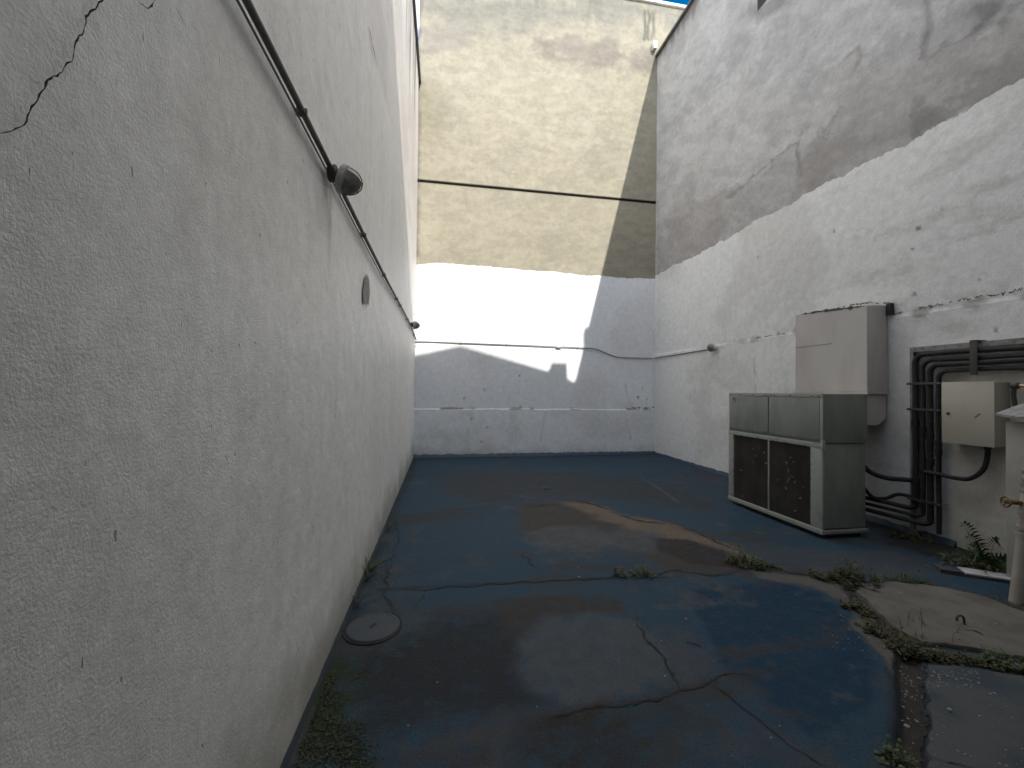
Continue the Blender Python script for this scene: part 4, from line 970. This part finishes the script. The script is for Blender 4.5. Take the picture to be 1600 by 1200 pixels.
ring_ = [(sx_ + .07 * math.cos(t) * r.uniform(.6, 1.2), sy_ + .05 * math.sin(t) * r.uniform(.6, 1.2), .008 + r.uniform(0, .02)) for t in np.linspace(0, 2 * math.pi, 9)[:-1]]
s_.add(ring_ + [(sx_, sy_, .045)] + [(x, y, -.004) for x, y, z in ring_], [(i, (i + 1) % 8, 8) for i in range(8)] + [(i, 9 + i, 9 + (i + 1) % 8, (i + 1) % 8) for i in range(8)])
tag(s_.build('rubble_piece', mat('rubble', (0.10, 0.095, 0.085), .9, bump=.4), loc=(sx_, sy_, 0), smooth=0), 'small lump of broken concrete lying far out on the blue floor', 'rubble')

# flakes of paint and grit
mb = MB(); r = random.Random(12)
def flake(x, y, z, s):
    a = r.uniform(0, 6.28); k = r.randint(4, 6)
    ring_ = [(x + s * math.cos(a + 6.283 * i / k) * r.uniform(.5, 1.2), y + s * math.sin(a + 6.283 * i / k) * r.uniform(.5, 1.2), z + r.uniform(0, s * .4)) for i in range(k)]
    mb.add(ring_ + [(x, y, z + s * r.uniform(.3, .7))], [(i, (i + 1) % k, k) for i in range(k)])
regions = [((1400, 1470), (1040, 1100), 26, .0), ((1450, 1530), (1048, 1075), 70, .022), ((1410, 1440), (1050, 1200), 30, -.02), ((1440, 1600), (1070, 1200), 26, .022),
           ((1340, 1600), (915, 1030), 34, .03), ((1300, 1400), (960, 1020), 40, .0), ((1300, 1420), (880, 930), 30, .0), ((880, 1150), (830, 920), 26, .0),
           ((600, 1300), (760, 1190), 26, .0), ((1140, 1200), (870, 890), 8, 0.0), ((850, 950), (840, 856), 22, .0)]
for (xa, xb), (ya, yb_), nn, z in regions:
    for _ in range(int(nn * (1.9 if xa >= 1300 else 1.2))):
        px, py = r.uniform(xa, xb), r.uniform(ya, yb_)
        x, y = floor_pt(px, py, z)
        if XL + .1 < x < XR - .1 and not (AX0 < x < AX1 and AY0 < y < AY1): flake(x, y, z + .003, r.choice((.0018, .002, .0025, .003, .0035, .005, .007)))
for px, py, s in ((1400, 930, .012), (1367, 923, .010), (1405, 927, .010), (1358, 917, .009), (1457, 984, .010), (1555, 975, .009), (1483, 1109, .011), (1548, 1085, .008), (1554, 1084, .008), (1588, 1039, .011), (1417, 1136, .014), (1152, 884, .018), (1144, 871, .02), (905, 902, .012), (1320, 932, .010), (966, 1035, .007), (683, 1067, .006), (638, 1135, .006)):
    x, y = floor_pt(px, py, .03 if px > 1335 else 0); flake(x, y, (.033 if px > 1335 else .003), s)
tag(mb.build('paint_flakes', M_LINT, loc=(2.5, 2.5, 0), smooth=0), 'pale flakes of paint and grit scattered over the floor', 'debris', kind='stuff')

# ------------------------------------------------------------------ plants
def leaf(mb, p, d, up, L, W):
    d = d.normalized(); s = d.cross(up)
    if s.length < 1e-3: s = Vector((1, 0, 0))
    s.normalize(); n_ = s.cross(d)
    mid = p + d * L * .45 + n_ * L * .10; tip = p + d * L - n_ * L * .05
    mb.add([p, mid + s * W - n_ * W * .3, tip, mid - s * W - n_ * W * .3, mid], [(0, 4, 1), (1, 4, 2), (0, 3, 4), (3, 2, 4)])

def weed(x, y, z, rad, hgt, stems, seed, label, m=None, leafL=.03, leafW=.010, per=9, cat='weed', ratio=1.0, ang=0.0, group='weeds growing in the cracks'):
    r = random.Random(seed); t = empty('weed_clump', (x, y, z), label, cat, group)
    sm, fm = MB(), MB()
    stems = int(stems * .7)
    for i in range(stems):
        a = r.uniform(0, 6.283); q = math.sqrt(r.random()) * rad
        ux, uy = q * math.cos(a), q * math.sin(a) * ratio
        bx_, by_ = x + ux * math.cos(ang) - uy * math.sin(ang), y + ux * math.sin(ang) + uy * math.cos(ang)
        h_ = hgt * (.2 + 1.0 * r.random() ** 1.5) * (1 - .5 * (q / rad) ** 2)
        la = r.uniform(0, 6.283); ln = r.uniform(.1, .6)
        P = [Vector((bx_, by_, z - .005))]
        for k in range(1, 4):
            P.append(P[0] + Vector((math.cos(la) * ln * h_ * (k / 3) ** 1.5, math.sin(la) * ln * h_ * (k / 3) ** 1.5, h_ * k / 3 * (1 - .12 * ln))))
        sm.tube(P, [.0016, .0013, .001, .0006], 4, False)
        for k in range(per):
            f = (k + r.random()) / per; f = max(.08, f); j = min(2, int(f * 3)); p = P[j].lerp(P[j + 1], f * 3 - j)
            aa = r.uniform(0, 6.283)
            d = Vector((math.cos(aa), math.sin(aa), r.uniform(-.15, .9)))
            leaf(fm, p, d, Vector((0, 0, 1)), leafL * r.uniform(.5, 1.25), leafW * r.uniform(.6, 1.2))
    sm.build('stem', M_STEM, t, smooth=0, kind='stuff'); fm.build('foliage', m or M_LEAF, t, smooth=0, kind='stuff')
    return t

def grass(x, y, z, n, L, seed, label, lean=(0, 0), spread=.02):
    r = random.Random(seed); mb = MB()
    for i in range(n):
        a = r.uniform(0, 6.283); l = L * r.uniform(.5, 1.15)
        d = Vector((math.cos(a) * .5 + lean[0], math.sin(a) * .5 + lean[1], 1)).normalized()
        o = Vector((x + r.uniform(-spread, spread), y + r.uniform(-spread, spread) * 2, z)); s = d.cross(Vector((math.sin(a), math.cos(a), .2))).normalized()
        W = .0028; ps = []
        for k in range(5):
            f = k / 4; p = o + d * l * f + Vector((d.x, d.y, -.55)) * l * .5 * f * f; w = W * (1 - f * .9)
            ps += [p + s * w, p - s * w]
        mb.add(ps, [(2 * k, 2 * k + 1, 2 * k + 3, 2 * k + 2) for k in range(4)])
    o = mb.build('grass_tuft', M_LEAFL, loc=(x, y, z), smooth=0)
    return tag(o, label, 'grass', 'grass tufts at the foot of the rough white wall')

x, y = floor_pt(967, 900); weed(x, y, 0, .06, .12, 16, 1, 'small dark weed at the left of a pair in the middle of the long crack', M_LEAFD, .028, .009)
x, y = floor_pt(1003, 900); weed(x, y, 0, .11, .15, 34, 2, 'fine green weed at the right of a pair in the middle of the long crack', M_LEAF, .026, .006, 12)
x, y = floor_pt(1168, 884); weed(x, y, 0, .17, .20, 85, 3, 'bushy green weed in the crack in front of the air conditioner', M_LEAF, .032, .008, 12, ratio=.6, ang=-.5)
x, y = floor_pt(1208, 888); weed(x, y, 0, .08, .06, 24, 4, 'low dark weed between the bushy green one and the big brownish clump', M_LEAFD, .022, .008, 6)
x, y = floor_pt(1335, 912); weed(x, y, 0, .17, .26, 85, 5, 'tall brownish weed clump at the corner of the bare concrete slab', M_LEAFD, .036, .011, 12)
x, y = floor_pt(1300, 905); weed(x, y, 0, .17, .12, 60, 6, 'low sprawling weed left of the tall brownish clump', M_LEAFD, .032, .010, 8, ratio=.6, ang=-.5)
x, y = floor_pt(1395, 908); weed(x, y, 0, .26, .16, 60, 7, 'sparse pale weed along the back edge of the bare concrete slab', M_LEAF, .024, .006, 9, ratio=.35, ang=-.25)
x, y = floor_pt(1345, 955); weed(x, y, 0, .13, .08, 60, 8, 'low leafy weed on the left edge of the bare slab', M_LEAFD, .030, .012, 7, ratio=.55, ang=-1.0)
x, y = floor_pt(1378, 990); weed(x, y, 0, .15, .08, 70, 9, 'low weed on the lower left corner of the bare slab', M_LEAFD, .028, .011, 7, ratio=.5, ang=-.9)
x, y = floor_pt(1424, 1018); weed(x, y, 0, .15, .09, 100, 10, 'dense dark weed at the head of the soil gully', M_LEAFD, .028, .011, 8, ratio=.6, ang=-.3)
x, y = floor_pt(1495, 1032); weed(x, y, 0, .17, .05, 75, 11, 'flat dark weed between the two slabs', M_LEAFD, .024, .009, 6, ratio=.3, ang=-.15)
x, y = floor_pt(1565, 1043); weed(x, y, 0, .15, .12, 85, 12, 'green weed between the slabs at the right edge', M_LEAF, .026, .009, 9, ratio=.5, ang=-.2)
x, y = floor_pt(1455, 985, .03); weed(x, y, .03, .16, .17, 20, 13, 'thin wispy weed standing on the bare concrete slab', M_LEAF, .014, .003, 8)
x, y = floor_pt(1400, 1192); weed(x, y, -.02, .07, .10, 40, 14, 'weed at the near end of the soil gully, bottom of the view', M_LEAF, .024, .010, 8)
x, y = floor_pt(1425, 842); weed(x, y, 0, .22, .12, 60, 15, 'dark weed on the floor under the black pipes', M_LEAFD, .03, .012, 8, ratio=.5, ang=-.6)
for i, (px, py, nn, L, lb) in enumerate(((606, 828, 14, .14, 'farthest small grass tuft at the foot of the rough white wall'), (577, 893, 44, .24, 'largest grass tuft at the foot of the rough white wall'),
                                    (573, 907, 20, .18, 'grass tuft just below the largest one at the wall foot'), (556, 945, 18, .17, 'grass tuft beside the manhole cover at the wall foot'))):
    x, y = floor_pt(px, py); grass(max(x, XL + .03), y, .005, nn, L, i, lb, (.35, -.1), .02)

# moss and low growth
r = random.Random(21); mb = MB()
for _ in range(1700):
    px, py = r.choice(((505, 1165), (525, 1140), (550, 1185), (500, 1085), (480, 1110), (470, 1170), (545, 1160)))
    x, y = floor_pt(px + r.gauss(0, 16), py + r.gauss(0, 15))
    if x < XL + .05: x = XL + .05 + r.random() * .03
    a = r.uniform(0, 6.283); leaf(mb, Vector((x, y, .002)), Vector((math.cos(a), math.sin(a), r.uniform(.1, 1.3))), Vector((0, 0, 1)), r.uniform(.008, .02), r.uniform(.003, .006))
tag(mb.build('moss', M_MOSS, loc=(-.4, 1.7, 0), smooth=0), 'moss and low growth on the floor by the wall, bottom left', 'moss', kind='stuff')
mb = MB()
path = [floor_pt(*p) for p in ((1290, 905), (1335, 915), (1345, 950), (1372, 985), (1420, 1018), (1480, 1030), (1540, 1038), (1600, 1050))]
path2 = [floor_pt(*p) for p in ((1340, 914), (1440, 914), (1540, 934), (1600, 955))]
for _ in range(2100):
    P_ = path if r.random() < .78 else path2
    k = r.randrange(len(P_) - 1); f = r.random()
    x = P_[k][0] + (P_[k + 1][0] - P_[k][0]) * f + r.gauss(0, .035); y = P_[k][1] + (P_[k + 1][1] - P_[k][1]) * f + r.gauss(0, .03)
    a = r.uniform(0, 6.283); leaf(mb, Vector((x, y, r.uniform(0, .03))), Vector((math.cos(a), math.sin(a), r.uniform(-.1, .9))), Vector((0, 0, 1)), r.uniform(.008, .024), r.uniform(.002, .006))
tag(mb.build('ground_cover', M_DEAD, loc=(3.2, 2.4, 0), smooth=0), 'low creeping growth filling the joints round the bare slab', 'ground cover', kind='stuff')

fx, fy = 4.98, 3.02
fn = empty('fern', (fx, fy, 0), 'green fern growing at the wall foot behind the white tiles', 'fern')
r = random.Random(31)
fronds = [(2.2, .46, .97), (2.7, .38, .9), (0.2, .38, .75), (3.3, .32, .6), (4.6, .26, .5), (5.6, .34, .4), (1.2, .28, .8), (3.9, .22, .35), (2.8, .30, .75), (4.2, .36, .25)]
for a, L, up in fronds:
    mb = MB(); P = []
    dr = Vector((math.cos(a), math.sin(a), 0)) * (1 - up * .72)
    for k in range(13):
        f = k / 12; P.append(Vector((fx, fy, .01)) + dr * L * f * 1.1 + Vector((0, 0, up * L * (1.25 * f - .45 * f * f * f))))
    mb.tube(P, [.003 * (1 - .8 * k / 12) for k in range(13)], 4, False)
    for k in range(1, 13):
        for s in (-1, 1):
            d = (P[k] - P[k - 1]).normalized(); side = d.cross(Vector((math.cos(a + .5), math.sin(a + .5), .55))).normalized() * s
            leaf(mb, P[k], side + d * .5 + Vector((0, 0, -.1)), Vector((.2, .1, 1)), L * .42 * (1.02 - k / 13) ** .8 * min(1, .5 + k * .25), .013)
    mb.build('frond', M_FERN, fn, smooth=0)
mb = MB(); r = random.Random(33)
for _ in range(420):
    x, y = r.gauss(4.95, .17), r.gauss(3.05, .09)
    if x > XR - .03 or (x > 4.8 and y < 2.83): continue
    a = r.uniform(0, 6.283); leaf(mb, Vector((x, y, r.uniform(0, .09))), Vector((math.cos(a), math.sin(a), r.uniform(-.2, .6))), Vector((0, 0, 1)), r.uniform(.03, .06), r.uniform(.008, .016))
mb.build('foliage', M_LEAFD, fn, smooth=0, kind='stuff')
